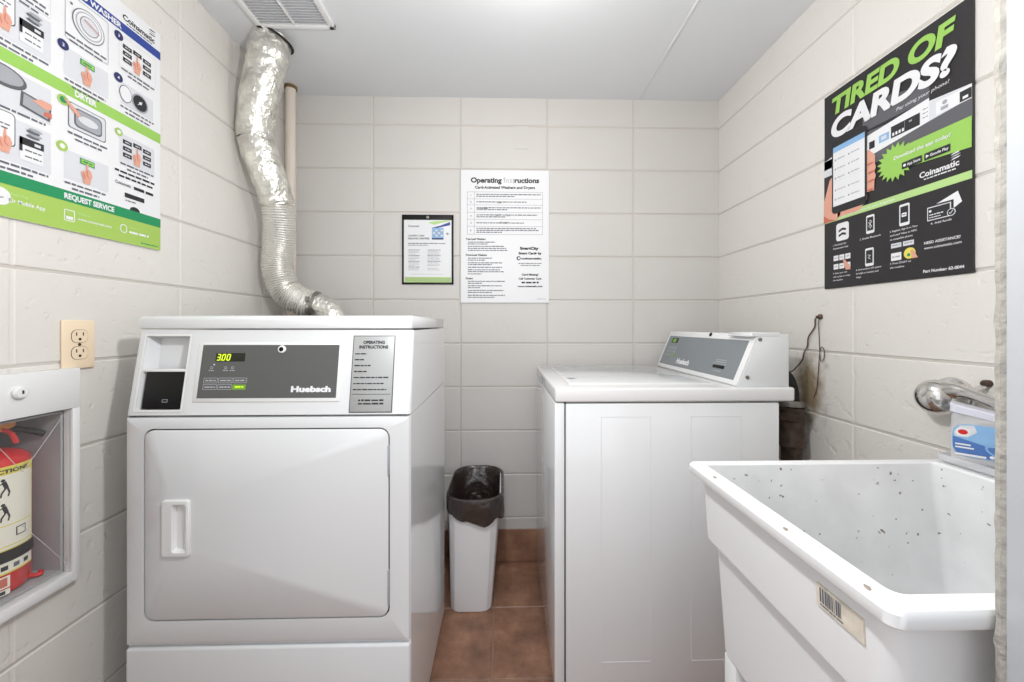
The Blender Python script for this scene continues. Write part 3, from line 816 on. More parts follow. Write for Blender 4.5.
mb.poly(df, [(.004, .060), (.012, .074), (.030, .077), (.034, .064), (.022, .052), (.006, .052)], .0016, PLG)
mb.disc(df, .016, .062, .010, .0018, PWHITE, ry=.009); mb.disc(df, .016, .062, .0065, .0022, RED, ry=.005)
mb.rect(df, .006, .030, .030, .033, .0022, PWHITE); mb.rect(df, .006, .036, .026, .039, .0022, PWHITE); mb.rect(df, .006, .016, .045, .020, .0022, PWHITE)
# seahorse: an S-curve of the label's light blue
sh = [(.050+.007*math.sin(t*.9)+.002*t*.2, .066-.0058*t) for t in [i*.4 for i in range(20)]]
for i, (a, b) in enumerate(zip(sh, sh[1:])): mb.stroke(df, [a, b], .0075*(1-i/24), .0022, PSKY)
mb.stroke(df, [(.050, .066), (.042, .063)], .003, .0022, PSKY)
mb.disc(df, .062, .022, .004, .0022, YEL); mb.disc(df, .052, .020, .003, .0024, PWHITE)
mb.build('label', de)

# ------------------------------------------------------------------ wall outlet
ol = F((XL+.0005, .927, 1.0555), (0, 1, 0), (0, 0, 1))
ou_ = empty('wall_outlet', (XL, .927, 1.0555), 'ivory double wall outlet on the left wall above the extinguisher cabinet', 'outlet')
MB().fbox(ol, -.035, .035, -.057, .057, 0, .006, OUTM, .0025, 3).build('cover_plate', ou_)
for vv in (.0195, -.0195):
    m_ = MB(); m_.rrect(ol, -.018, vv-.0155, .018, vv+.0155, .012, .0064, OUTD)
    m_.prism([(0, 0)]*0 or [(0, 0), (1, 0), (0, 1)], 'x', 0, 0.00001, OUTM) if False else None
    m_.poly(ol, rr(-.0172, vv-.0147, .0172, vv+.0147, .0115), .0070, OUTM)
    m_.rect(ol, -.0085, vv+.001, -.006, vv+.009, .0073, OUTD); m_.rect(ol, .006, vv+.001, .0085, vv+.009, .0073, OUTD)
    m_.disc(ol, 0, vv-.007, .0032, .0073, OUTD)
    m_.build('socket', ou_)
MB().lathe(ol.p(0, 0, .006), ol.n, [(.0035, 0), (.003, .0012)], OUTD, 12).build('screw', ou_)

# ------------------------------------------------------------------ extinguisher cabinet
ca = empty('extinguisher_cabinet', (XL, .74, .52), 'white metal fire extinguisher cabinet with cracked clear pane, recessed in the left wall', 'cabinet')
CU0, CU1, CV0, CV1 = .548, .915, .517, 1.003
mb = MB()
mb.box(XL+.0005, -.978, CU0, CU1, .912, CV1, CABW, .002)           # top rail
mb.box(XL+.0005, -.978, .899, CU1, CV0, .912, CABW, .002)
mb.box(XL+.0005, -.978, CU0, .562, CV0, .912, CABW, .002)
mb.box(XL+.0005, -.978, .562, .899, CV0, .540, CABW, .002)
mb.build('door_frame', ca)
mb = MB(); xb = -1.178
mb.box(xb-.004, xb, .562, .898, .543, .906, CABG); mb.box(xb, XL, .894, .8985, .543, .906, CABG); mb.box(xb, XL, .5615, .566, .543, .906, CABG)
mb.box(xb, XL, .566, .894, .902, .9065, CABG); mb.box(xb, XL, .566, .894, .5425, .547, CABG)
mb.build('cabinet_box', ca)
MB().lathe((-.978, .800, .965), (1, 0, 0), [(.013, 0), (.013, .006), (.010, .009), (0, .010)], CABW, 22).build('lock', ca)
MB().box(-.9685, -.9675, .7985, .8015, .962, .969, INK).build('keyhole', ca)
# what is left of the pane: thin scored bars of clear plastic
mb = MB()
pf = F((-.984, 0, 0), (0, 1, 0), (0, 0, 1))
for a, b in (((.885, .900), (.812, .800)), ((.812, .690), (.893, .560)), ((.812, .80), (.75, .90))):
    mb.tube([pf.p(*a), pf.p((a[0]+b[0])/2+.001, (a[1]+b[1])/2), pf.p(*b)], .0006, CLEAR2, 6)
m_ = bpy.data.materials.new('clear_pane'); m_.use_nodes = True
nb = m_.node_tree.nodes['Principled BSDF']; nb.inputs['Alpha'].default_value = .03; nb.inputs['Roughness'].default_value = .1
mb.box(-.9855, -.9835, .562, .899, .540, .912, m_)
mb.build('clear_pane', ca)

EX, EY, ER = -1.078, .822, .066
ex = empty('fire_extinguisher', (EX, EY, .5475), 'red fire extinguisher with instruction label standing in the recessed cabinet', 'extinguisher')
MB().lathe((EX, EY, .5475), (0, 0, 1), [(.05, 0), (.062, .004), (ER, .012), (ER, .262), (.063, .274), (.053, .284), (.036, .291), (.022, .294), (.019, .325)], RED, 40).build('cylinder', ex)
def cyl(u, v, w):   # wrap: u = arc length from the direction facing the room-camera side
    a = -0.66+u/ER
    return Vector((EX+(ER+w)*math.cos(a), EY+(ER+w)*math.sin(a), v))
def patch(mb, u0, u1, v0, v1, w, mat, n=14):
    pts = []; fs = []
    for i in range(n+1):
        u = u0+(u1-u0)*i/n; pts += [cyl(u, v0, w), cyl(u, v1, w)]
    for i in range(n): fs.append([2*i, 2*i+2, 2*i+3, 2*i+1])
    mb.add(pts, fs, mat)
mb = MB()
patch(mb, -.10, .085, .640, .812, .0006, YEL, 26); patch(mb, -.096, .081, .643, .795, .0009, LABEL, 26)
mb.text(None, 'INSTRUCTIONS', .068, .7985, .0078, .0012, INK, width=.098, align='r', bold=.04, wrap=cyl)
def cpoly(pts, w, mat): mb.add([cyl(u, v, w) for u, v in pts], [list(range(len(pts)))], mat)
def cstroke(a, b, t, mat, w=.0013):
    a = Vector(a); b = Vector(b); n = Vector((-(b-a).y, (b-a).x)).normalized()*t/2
    cpoly([a-n, b-n, b+n, a+n], w, mat)
def fig(cx, cz):
    cpoly([(cx-.010, cz+.008), (cx+.004, cz+.008), (cx+.006, cz+.014), (cx-.004, cz+.018)], .0013, PSKIN2)      # the pictured extinguisher
    cstroke((cx-.012, cz+.006), (cx+.010, cz+.022), .0012, INKG); cstroke((cx-.016, cz+.002), (cx-.008, cz-.006), .0012, INKG)
    hx, hz = cx+.026, cz+.020
    cpoly([(hx+.0032*math.cos(k*PI/4), hz+.0032*math.sin(k*PI/4)) for k in range(8)], .0014, INK)
    cstroke((hx+.001, hz-.003), (hx+.005, hz-.017), .0065, INK); cstroke((hx, hz-.006), (hx-.010, hz-.010), .0022, INK); cstroke((hx-.010, hz-.010), (hx-.006, hz-.016), .002, INK)
    cstroke((hx+.004, hz-.016), (hx-.002, hz-.026), .003, INK); cstroke((hx-.002, hz-.025), (hx-.003, hz-.034), .0025, INK)
    cstroke((hx+.006, hz-.016), (hx+.009, hz-.026), .003, INK); cstroke((hx+.009, hz-.025), (hx+.007, hz-.034), .0025, INK)
for cz in (.765, .715):
    fig(.0, cz); fig(-.055, cz)
    patch(mb, -.03, .015, cz-.018, cz-.0165, .0013, INKG, 5)
    patch(mb, -.010, .012, cz+.018, cz+.0195, .0013, INKG, 3)
patch(mb, -.09, .078, .6905, .6925, .0012, YEL, 20)
for q in (-.05, 0, .045): 
    patch(mb, q, q+.018, .664, .682, .0012, INK, 3); patch(mb, q+.002, q+.016, .666, .680, .0014, LABEL, 3)
patch(mb, -.09, .078, .648, .650, .0012, YEL, 20)
mb.build('upper_label', ex)
mb = MB(); patch(mb, -.10, .088, .617, .640, .0022, RUBBER, 26); patch(mb, -.10, .088, .6165, .6405, .0012, RUBBER, 26); mb.build('strap', ex)
mb = MB(); patch(mb, -.10, .082, .596, .617, .0007, LABEL, 26); patch(mb, -.10, .082, .593, .5965, .0010, YEL, 26)
for k in range(9): patch(mb, -.085+k*.018, -.075+k*.018, .601, .610, .0012, INKG if k % 2 else INK, 2)
patch(mb, -.030, .036, .565, .589, .0008, LABEL, 10); patch(mb, -.026, .010, .5675, .587, .0011, INK, 6); patch(mb, .012, .032, .568, .586, .0011, PSKIN2, 4); 
patch(mb, -.030, .036, .551, .5625, .0008, LABEL, 10)
for k in range(4): patch(mb, -.026+k*.015, -.016+k*.015, .553, .5605, .0011, INK, 2)
mb.build('lower_label', ex)
MB().lathe((EX, EY, .866), (0, 0, 1), [(.020, 0), (.022, .008), (.018, .020)], STEEL, 18).build('valve', ex)
MB().tube(resample([(EX+.0, EY-.03, .876), (EX+.018, EY+.02, .880), (EX+.03, EY+.058, .866), (EX+.045, EY+.070, .856)], .01), [.007]*40 if False else .0065, RUBBER, 10).build('lever', ex)
MB().tube(resample([(EX+.02, EY-.02, .868), (EX+.028, EY, .884), (EX+.036, EY+.018, .872), (EX+.042, EY+.022, .850)], .006), .0045, REDP, 8).build('pin_tie', ex)
tf = F((EX+.035, EY-.008, .868), (.5, .86, 0), (0, 0, 1))
MB().prism([(EY-.004, .876), (EY+.026, .884), (EY+.030, .890), (EY+.024, .898), (EY-.004, .899)], 'x', EX+.030, EX+.034, ORANGE, .001, 1).build('inspection_tag', ex)
tag(MB().tube(resample([(-1.05, .835, .5535), (-1.04, .855, .556), (-1.02, .872, .553), (-1.03, .882, .553)], .004), .0045, REDP, 8).build('plastic_clip'), 'broken piece of red plastic on the floor of the extinguisher cabinet', 'clip')

# ------------------------------------------------------------------ posters
def coin(mb, fr, u, v, h, wd, w, mat, swoosh=True, sub=None):
    mb.text(fr, 'Coinamatic', u, v, h, w, mat, width=wd, bold=.03)
    if swoosh:
        for k in range(3):
            o = k*h*.42
            mb.poly(fr, [(u+wd*.80, v+h*1.15+o), (u+wd*.98, v+h*1.3+o), (u+wd*1.04, v+h*1.55+o), (u+wd*.86, v+h*1.42+o)], w, mat if k != 1 else INKL)
    if sub: mb.bars(fr, u+wd*.12, u+wd*.92, v-h*.55, h*.22, w, sub, 2)

# (a) large dark poster, right wall
pr_ = F((XR-.001, 1.194, 1.215), (0, -1, 0), (0, 0, 1))
mb = MB(); PW, PH = .385, .602
mb.fbox(pr_, 0, PW, 0, PH, 0, .005, PBLACK, .0006, 1)
w = .0054; d = .0004
def clipx(pts): return [(min(max(a, 0.0005), PW-.0005), b) for a, b in pts]
mb.poly(pr_, clipx([(0, .372), (0, .400), (.20, .402), (.20, .375)]), w, PLG)
mb.poly(pr_, clipx([(.14, .330), (.385, .330), (.385, .400), (.14, .425)]), w, PDGREY)
mb.poly(pr_, clipx([(0, .345), (.14, .35), (.14, .425), (0, .400)]), w, PLG)
mb.poly(pr_, clipx([(0, .27), (.10, .30), (.10, .348), (0, .35)]), w+d, PBLACK)
mb.poly(pr_, [(.135, .352), (.30, .372), (.30, .428), (.135, .412)], w+d, PWHITE)
mb.poly(pr_, [(.30, .372), (.384, .38), (.384, .41), (.30, .420)], w+d, PLG)
mb.rect(pr_, .315, .378, .384, .408, w+2*d, PWHITE); mb.rect(pr_, .362, .380, .384, .403, w+3*d, INK); mb.rect(pr_, .368, .384, .378, .39, w+4*d, PWHITE)
mb.rect(pr_, .325, .383, .340, .391, w+3*d, PMG); mb.disc(pr_, .333, .399, .005, w+3*d, PMG)
mb.rect(pr_, .150, .372, .166, .392, w+2*d, INK); 
mb.rect(pr_, .178, .376, .205, .396, w+2*d, PSKY); mb.rect(pr_, .184, .381, .199, .391, w+3*d, PLG)
mb.rect(pr_, .210, .374, .280, .404, w+2*d, INK)
for k in range(4): mb.rect(pr_, .214+k*.008, .378, .219+k*.008, .386, w+3*d, PWHITE)
mb.rect(pr_, .244, .377, .2448, .402, w+3*d, PMG); mb.rect(pr_, .255, .393, .262, .397, w+3*d, PMG)
for k in range(3): mb.bars(pr_, .286, .298, .385+k*.010, .003, w+2*d, PMG, k)
# lime band with the starburst
mb.poly(pr_, [(.215, .285), (.384, .272), (.384, .340), (.262, .340), (.215, .335)], w+3*d, PGREEN)
st = []
for k in range(40):
    a = 2*PI*k/40; r_ = (.058 if k % 2 else .043)
    st.append((.222+r_*math.cos(a)*.85, .308+r_*math.sin(a)*.86))
mb.poly(pr_, st, w+4*d, PGREEN)
mb.text(pr_, 'Download the app today!', .218, .314, .0085, w+6*d, PWHITE, width=.128, bold=.02, shear=.2)
mb.rrect(pr_, .239, .281, .286, .298, .002, w+6*d, INK); mb.rrect(pr_, .291, .281, .345, .298, .002, w+6*d, INK)
mb.disc(pr_, .246, .2895, .0035, w+7*d, PWHITE); mb.text(pr_, 'App Store', .252, .2865, .0065, w+7*d, PWHITE, width=.031)
mb.poly(pr_, [(.295, .285), (.302, .2895), (.295, .294)], w+7*d, PWHITE); mb.text(pr_, 'Google Play', .304, .2865, .0065, w+7*d, PWHITE, width=.038)
coin(mb, pr_, .279, .243, .0135, .082, w+2*d, PWHITE, True, PWHITE)
mb.rect(pr_, .0005, .204, PW-.0005, .222, w+2*d, PLIME)
mb.text(pr_, 'Your laundry room payment at your fingertips', .02, .2105, .005, w+3*d, PWHITE, width=.20, bold=.01)
# hand and phone
mb.poly(pr_, [(.0005, .206), (.0005, .27), (.012, .305), (.022, .335), (.034, .345), (.045, .31), (.06, .22), (.05, .206)], w+4*d, PSKIN)
mb.poly(pr_, [(.0005, .206), (.0005, .23), (.02, .215), (.045, .206)], w+5*d, PSKIN2)
for k, (uu, vv) in enumerate(((.150, .342), (.154, .318), (.154, .294), (.150, .270))):
    mb.disc(pr_, uu, vv, .016, w+4*d, PSKIN, 18, .014); mb.disc(pr_, uu+.004, vv-.010, .010, w+4.5*d, PSKIN2, 14, .003)
mb.poly(pr_, [(.14, .26), (.165, .255), (.168, .35), (.15, .372), (.14, .37)], w+3.5*d, PSKIN)
mb.poly(pr_, [(.05, .213), (.12, .213), (.145, .236), (.145, .250), (.05, .235)], w+4*d, PSKIN)
mb.rrect(pr_, .031, .226, .145, .447, .012, w+6*d, INK)
mb.rect(pr_, .036, .248, .139, .428, w+7*d, PWHITE); mb.rect(pr_, .036, .412, .139, .428, w+8*d, PSKY)
for r_ in range(5):
    for c_ in range(2):
        mb.disc(pr_, .045+c_*.045, .388-r_*.028 - (.008 if r_ > 2 else 0), .003, w+8*d, PMG, 10)
        mb.bars(pr_, .052+c_*.045, .078+c_*.045, .387-r_*.028 - (.008 if r_ > 2 else 0), .003, w+8*d, PMG, r_)
mb.rect(pr_, .036, .322, .139, .323, w+8*d, PLG)
# headline
mb.poly(pr_, [(.13, .43), (.30, .425), (.30, .46), (.18, .50), (.13, .47)], w, PDGREY)
mb.text(pr_, 'TIRED OF', .030, .532, .050, w+3*d, PGREEN, width=.325, bold=.045, shear=.15, res=6)
mb.text(pr_, 'CARDS?', .028, .460, .060, w+5*d, PWHITE, width=.330, bold=.05, shear=.15, res=6)
mb.text(pr_, 'Pay using your phone!', .225, .4375, .008, w+5*d, PWHITE, width=.118, bold=.0, shear=.2)
# icon grid
W1 = w+d
def phone(u0, v0, u1, v1, kind):
    mb.rrect(pr_, u0, v0, u1, v1, .004, W1, PWHITE); mb.rect(pr_, u0+.003, v0+.008, u1-.003, v1-.006, W1+d, INK)
    cu, cv = (u0+u1)/2, (v0+v1)/2
    if kind == 0: mb.stroke(pr_, [(cu-.005, cv-.006), (cu+.005, cv+.006), (cu, cv+.012), (cu, cv-.012), (cu+.005, cv-.006), (cu-.005, cv+.006)], .0013, W1+2*d, PWHITE)
    elif kind == 1: mb.rrect(pr_, cu-.006, cv-.005, cu+.006, cv+.005, .002, W1+2*d, PWHITE); mb.rect(pr_, cu-.004, cv-.001, cu+.004, cv+.001, W1+3*d, INK)
    else: mb.stroke(pr_, [(cu-.004, cv+.006), (cu+.004, cv+.004), (cu-.003, cv-.002), (cu+.004, cv-.006)], .0014, W1+2*d, PWHITE)
mb.rrect(pr_, .044, .140, .087, .193, .008, W1, PWHITE)
for k in range(2): mb.poly(pr_, [(.053, .172-k*.014), (.066, .178-k*.014), (.078, .174-k*.014), (.078, .168-k*.014), (.066, .171-k*.014), (.053, .166-k*.014)], W1+d, INK)
phone(.141, .140, .165, .191, 0); phone(.231, .138, .256, .193, 1); phone(.138, .050, .163, .100, 2)
mb.poly(pr_, [(.296, .134), (.345, .134), (.345, .166), (.296, .166)], W1, PWHITE); mb.poly(pr_, [(.298, .136), (.343, .136), (.343, .164), (.298, .164)], W1+d, INK)
mb.poly(pr_, [(.315, .170), (.358, .186), (.366, .160), (.350, .150), (.350, .170)], W1, PWHITE)
mb.disc(pr_, .346, .142, .0085, W1+2*d, PWHITE); mb.disc(pr_, .346, .142, .007, W1+3*d, INK); mb.stroke(pr_, [(.342, .142), (.345, .139), (.350, .146)], .0013, W1+4*d, PWHITE)
mb.disc(pr_, .303, .156, .003, W1+2*d, PWHITE); mb.bars(pr_, .301, .330, .146, .0025, W1+2*d, PWHITE, 1); mb.bars(pr_, .301, .325, .140, .002, W1+2*d, PWHITE, 2)
def cap(lines, u, v, wd=None, h=.0048):
    for k, s_ in enumerate(lines): mb.text(pr_, s_, u, v-k*.0105, h*.95, W1, PWHITE, bold=.01, width=None if not wd else wd[k])
cap(['1. Download the', 'Coinamatic App'], .033, .128, (.045, .052)); cap(['2. Enable Bluetooth'], .122, .127, (.060,))
cap(['3. Register, Sign In to Your', 'and Load Value or NFC', 'to compatible phones'], .207, .128, (.068, .066, .056))
cap(['4. Add funds'], .303, .124, (.043,))
for r_ in range(2):
    for c_ in range(3): mb.rect(pr_, .035+c_*.020, .056+r_*.026, .052+c_*.020, .072+r_*.026, W1, PWHITE); mb.bars(pr_, .038+c_*.020, .050+c_*.020, .063+r_*.026, .003, W1+d, PMG, c_)
mb.poly(pr_, [(.066, .086), (.074, .082), (.090, .062), (.094, .050), (.078, .050), (.072, .066)], W1+2*d, PSKIN)
cap(['5. Select your unit', 'with a press or swipe', 'the machine'], .033, .042, (.048, .058, .034)); cap(['6. Instructions will appear', 'to begin to laundry and', 'tap'], .110, .042, (.075, .066, .016))
for r_ in range(2):
    for c_ in range(2):
        if r_ == 0 and c_ == 1: continue
        mb.rect(pr_, .210+c_*.030, .056+r_*.030-(0 if r_ else .003), .236+c_*.030, .068+r_*.030+(0 if r_ else .005), W1, PWHITE if r_ == 0 else PLG); mb.bars(pr_, .213+c_*.030, .233+c_*.030, .061+r_*.030, .0035, W1+d, PMG, c_)
mb.disc(pr_, .256, .066, .014, W1, YEL); mb.poly(pr_, [(.258, .072), (.264, .074), (.276, .052), (.262, .052)], W1+d, PSKIN); mb.disc(pr_, .254, .062, .004, W1+d, PDG)
cap(['7. Press START on', 'the machine'], .207, .044, (.052, .036))
mb.text(pr_, 'NEED ASSISTANCE?', .289, .080, .0062, W1, PWHITE, width=.074, bold=.02)
mb.text(pr_, 'www.coinamatic.com', .289, .068, .0058, W1, PWHITE, width=.076, bold=.01)
mb.text(pr_, 'Part Number: 62-0044', .287, .012, .0070, W1, PWHITE, width=.083, bold=.03)
tag(mb.build('wall_poster', smooth=0), 'black and lime poster reading TIRED OF CARDS? on the right wall', 'poster')

# (b) white laundry steps poster, left wall
pl_ = F((XL+.001, .725, 1.317), (0, 1, 0), (0, 0, 1))
mb = MB(); PW, PH = .416, .626
mb.fbox(pl_, 0, PW, 0, PH, 0, .005, PWHITE, .0006, 1)
w = .0054; E0, E1 = .0005, PW-.0005
mb.rect(pl_, E0, .551, E1, .574, w, PBLUE)
mb.text(pl_, 'FRONT LOAD WASHER', .302, .5555, .0135, w+d, PWHITE, width=.20, align='r', bold=.04)
mb.rect(pl_, E0, .309, E1, .3365, w, PGREEN); mb.text(pl_, 'DRYER', .216, .3165, .0135, w+d, PWHITE, width=.048, align='c', bold=.05)
mb.rect(pl_, E0, .0005, E1, .068, w, PLIME2); mb.rect(pl_, E0, .066, E1, .091, w+d, PDG)
mb.text(pl_, 'REQUEST SERVICE', .226, .0725, .0125, w+2*d, PWHITE, width=.112, align='c', bold=.04)
coin(mb, pl_, .305, .586, .0145, .092, w, INK, True, INKG)
def badge(u, v, mat, s_): mb.disc(pl_, u, v, .0115, w+2*d, mat, 24); mb.text(pl_, s_, u, v-.0035, .007, w+3*d, PWHITE, align='c', bold=.03)
def capl(uc, v, ws, h=.0046):
    for k, q in enumerate(ws): mb.bars(pl_, uc-q/2, uc+q/2, v-k*.0105, h, w+d, INKG, k+int(uc*100))
def hand(uc, vt, s_=1.0, flip=1):
    s_ *= .82
    P = [(0, 0), (.004, .0), (.005, -.014), (.012, -.018), (.016, -.030), (.012, -.046), (.010, -.058), (-.008, -.058), (-.010, -.042), (-.014, -.030), (-.010, -.022), (-.002, -.024)]
    mb.poly(pl_, [(uc+a*s_*flip, vt+b*s_) for a, b in P], w+4*d, PSKIN)
    mb.stroke(pl_, [(uc+.002*s_, vt-.018*s_), (uc+.001*s_, vt-.034*s_), (uc+.008*s_*flip, vt-.040*s_)], .0015, w+5*d, PSKIN2)
    mb.stroke(pl_, [(uc-.008*s_, vt-.030*s_), (uc-.004*s_, vt-.046*s_)], .0014, w+5*d, PSKIN2)
def terminal(v0):   # left column picture: hand with card reader
    mb.rect(pl_, .006, v0, .145, v0+.090, w, PLG)
    mb.rrect(pl_, .030, v0+.030, .083, v0+.098, .008, w+d, PDGREY); mb.rrect(pl_, .032, v0+.032, .081, v0+.096, .007, w+2*d, PWHITE)
    mb.bars(pl_, .040, .075, v0+.070, .003, w+3*d, INKG, 1); mb.bars(pl_, .040, .070, v0+.062, .003, w+3*d, INKG, 2)
    hand(.064, v0+.062, 1.0)
    mb.rect(pl_, .090, v0+.012, .130, v0+.058, w+2*d, PWHITE); mb.rect(pl_, .089, v0+.044, .131, v0+.059, w+3*d, INK); mb.rect(pl_, .089, v0+.030, .094, v0+.059, w+3*d, INK); mb.rect(pl_, .114, v0+.048, .125, v0+.054, w+4*d, PLG)
    mb.bars(pl_, .098, .127, v0+.033, .003, w+3*d, INKG, 4); mb.bars(pl_, .098, .127, v0+.020, .003, w+3*d, INKG, 5)
    for k in range(4): mb.disc(pl_, .112+.004*(k % 2), v0+.066+k*.005, .012, w+(2+k)*d, PMG if k % 2 else INKG, 16, .0035)
def buttonpress(v0, bm):
    mb.rrect(pl_, .170, v0, .268, v0+.066, .002, w, PLG)
    mb.rect(pl_, .203, v0+.046, .235, v0+.060, w+2*d, PDG); mb.rect(pl_, .205, v0+.048, .233, v0+.058, w+3*d, PGREEN); mb.bars(pl_, .209, .229, v0+.051, .004, w+4*d, PDG, 7)
    hand(.216, v0+.050, 1.0)
def keys(v0):
    for r_ in range(3):
        for c_ in range(3):
            uu = .305+c_*.028; vv = v0+.034-r_*.017-(0 if c_ != 1 else -.003)
            if c_ == 1 and r_ > 0: continue
            mb.rect(pl_, uu, vv, uu+.024, vv+.011, w+d, INK); mb.bars(pl_, uu+.005, uu+.019, vv+.004, .0025, w+2*d, PLG, r_)
    hand(.342, v0+.036, 1.0)
# washer half
terminal(.358); capl(.075, .350, (.13, .075)); mb.rring(pl_, .004, .455, .145, .545, .004, .0012, w, PLG); capl(.080, .470, (.11, .12, .09))
mb.rring(pl_, .172, .438, .268, .545, .004, .0010, w, INKG)
for r_, mt in ((.036, INKG), (.034, PWHITE), (.030, INKL), (.027, PWHITE), (.021, INKG), (.0195, PLG)): mb.disc(pl_, .222, .498, r_, w+d*(2+.9*(.036-r_)*300), mt, 28)
mb.stroke(pl_, [(.206, .505), (.222, .500), (.240, .492)], .002, w+8*d+.004, PSKIN2); mb.disc(pl_, .185, .525, .003, w+d, INKG)
capl(.218, .447, (.090, .075)); badge(.168, .418, PNAVY, '2'); buttonpress(.352, 0); capl(.216, .342, (.090, .060))
mb.rring(pl_, .295, .458, .400, .540, .004, .0010, w, PLG); keys(.476); badge(.294, .533, PNAVY, '3'); capl(.348, .452, (.095, .060))
badge(.293, .424, PNAVY, '4'); mb.rrect(pl_, .300, .362, .392, .420, .003, w, PLG)
mb.disc(pl_, .312, .392, .017, w+2*d, INKG, 24, .022); mb.disc(pl_, .312, .392, .0155, w+3*d, PWHITE, 24, .020)
mb.disc(pl_, .352, .390, .024, w+2*d, PMG, 28); mb.disc(pl_, .352, .390, .020, w+3*d, INK, 28); mb.stroke(pl_, [(.345, .383), (.358, .396)], .002, w+4*d, PLG); mb.disc(pl_, .352, .390, .004, w+5*d, PWHITE)
capl(.346, .353, (.095, .070))
# dryer half
mb.rect(pl_, .004, .222, .145, .300, w, PLG); mb.disc(pl_, .062, .282, .040, w+d, PDGREY, 30, .022); mb.disc(pl_, .062, .284, .034, w+2*d, PMG, 30, .017)
mb.poly(pl_, [(.090, .236), (.142, .228), (.146, .262), (.092, .268)], w+2*d, PDGREY); mb.poly(pl_, [(.094, .240), (.138, .232), (.142, .258), (.096, .264)], w+3*d, PMG)
mb.poly(pl_, [(.110, .258), (.135, .250), (.145, .256), (.145, .268), (.125, .268)], w+4*d, PSKIN); mb.poly(pl_, [(.13, .236), (.145, .236), (.145, .248), (.132, .246)], w+4*d, PSKIN2)
capl(.080, .216, (.110,)); terminal(.114); capl(.075, .106, (.13, .075))
badge(.172, .297, PDG, '1') if False else None
mb.disc(pl_, .168, .293, .0115, w+2*d, PLIME2, 24); mb.disc(pl_, .168, .293, .007, w+3*d, PDG, 16)
mb.rrect(pl_, .178, .238, .262, .298, .006, w, INKG); mb.rrect(pl_, .180, .240, .260, .296, .006, w+d, PLG); mb.rrect(pl_, .190, .246, .252, .290, .010, w+2*d, INKG); mb.rrect(pl_, .193, .249, .249, .287, .009, w+3*d, PMG)
mb.disc(pl_, .220, .268, .022, w+4*d, PLG, 20, .010)
mb.poly(pl_, [(.166, .298), (.176, .296), (.196, .284), (.204, .272), (.196, .270), (.182, .282)], w+5*d, PSKIN)
capl(.222, .224, (.090, .060)); mb.disc(pl_, .166, .188, .0115, w+2*d, PLIME2, 24); mb.disc(pl_, .166, .188, .0055, w+3*d, PWHITE, 16)
buttonpress(.118, 1); capl(.216, .107, (.090, .060))
mb.disc(pl_, .294, .284, .010, w+2*d, PLIME2, 20); mb.disc(pl_, .294, .284, .005, w+3*d, PWHITE, 14)
mb.rrect(pl_, .296, .208, .396, .284, .004, w, PLG); keys(.226); capl(.346, .204, (.095, .060))
mb.bars(pl_, .284, .396, .182, .0055, w+d, INK, 1); mb.bars(pl_, .294, .390, .170, .0055, w+d, INK, 2)
mb.text(pl_, 'Coinamatic', .285, .150, .008, w+d, INKG, width=.042); mb.bars(pl_, .335, .392, .149, .008, w+d, INK, 6)
mb.rect(pl_, .310, .121, .365, .133, w+d, INK); mb.bars(pl_, .312, .34, .112, .003, w+d, INKG, 7)
mb.disc(pl_, .338, .092, .014, w+.5*d, INK, 20, .010)
# service strip
mb.disc(pl_, .058, .040, .018, w+d, PWHITE, 24); mb.stroke(pl_, [(.052, .036), (.064, .038)], .003, w+2*d, PMG)
mb.text(pl_, 'Visit Our', .072, .047, .006, w+d, PLIME, width=.034); mb.text(pl_, 'Or Mobile App', .072, .032, .0080, w+d, PWHITE, width=.062, bold=.02)
mb.rring(pl_, .170, .022, .192, .048, .003, .0018, w+d, PWHITE); mb.rect(pl_, .174, .026, .188, .033, w+d, PWHITE)
mb.text(pl_, 'Online at', .198, .043, .005, w+d, PLIME, width=.028); mb.text(pl_, 'www.coinamatic.com', .198, .030, .0058, w+d, PWHITE, width=.078)
mb.rring(pl_, .298, .026, .316, .048, .008, .0022, w+d, PWHITE)
mb.text(pl_, 'Call us at', .322, .042, .005, w+d, PLIME, width=.026); mb.bars(pl_, .322, .378, .029, .0058, w+d, PWHITE, 9)
mb.bars(pl_, .355, .408, .008, .003, w+d, PDG, 9)
tag(mb.build('wall_poster', smooth=0), 'white instruction poster with blue and green bands at the upper left wall', 'poster')

# (c) operating instructions sheet, back wall
po = F((-.196, YB-.001, 1.206), (1, 0, 0), (0, 0, 1))
mb = MB(); PW, PH = .411, .617
mb.fbox(po, 0, PW, 0, PH, 0, .006, PWHITE, .0006, 1)
w = .0064; s_ = 1/213.5
def px(x): return (x-461)*PW/88
def py(y): return (303-y)*PH/133
mb.text(po, 'Operating Instructions', PW/2, py(182.5), .0235, w, INK, width=.318, align='c', bold=.04)
mb.poly(po, [(px(503.5), py(183.5)), (px(513), py(183.5)), (px(514.5), py(177)), (px(504), py(178))], w+.0003, PWHITE)   # the rubbed-out letters
mb.text(po, 'Inst', px(504), py(182.5), .0235, w+.0006, INKL, width=.052, bold=.0)
mb.text(po, 'Card-Activated Washers and Dryers', PW/2, py(188.6), .0125, w, INK, width=.280, align='c', bold=.04)
ys = [192, 199, 205, 212.5, 219.5, 226.5, 234.5]
for y in ys: mb.rect(po, px(467.5), py(y)-.0011, px(542.5), py(y)+.0011, w, INKL)
for x in (467.5, 474.5, 542.5): mb.rect(po, px(x)-.0011, py(234.5), px(x)+.0011, py(192), w, INKL)
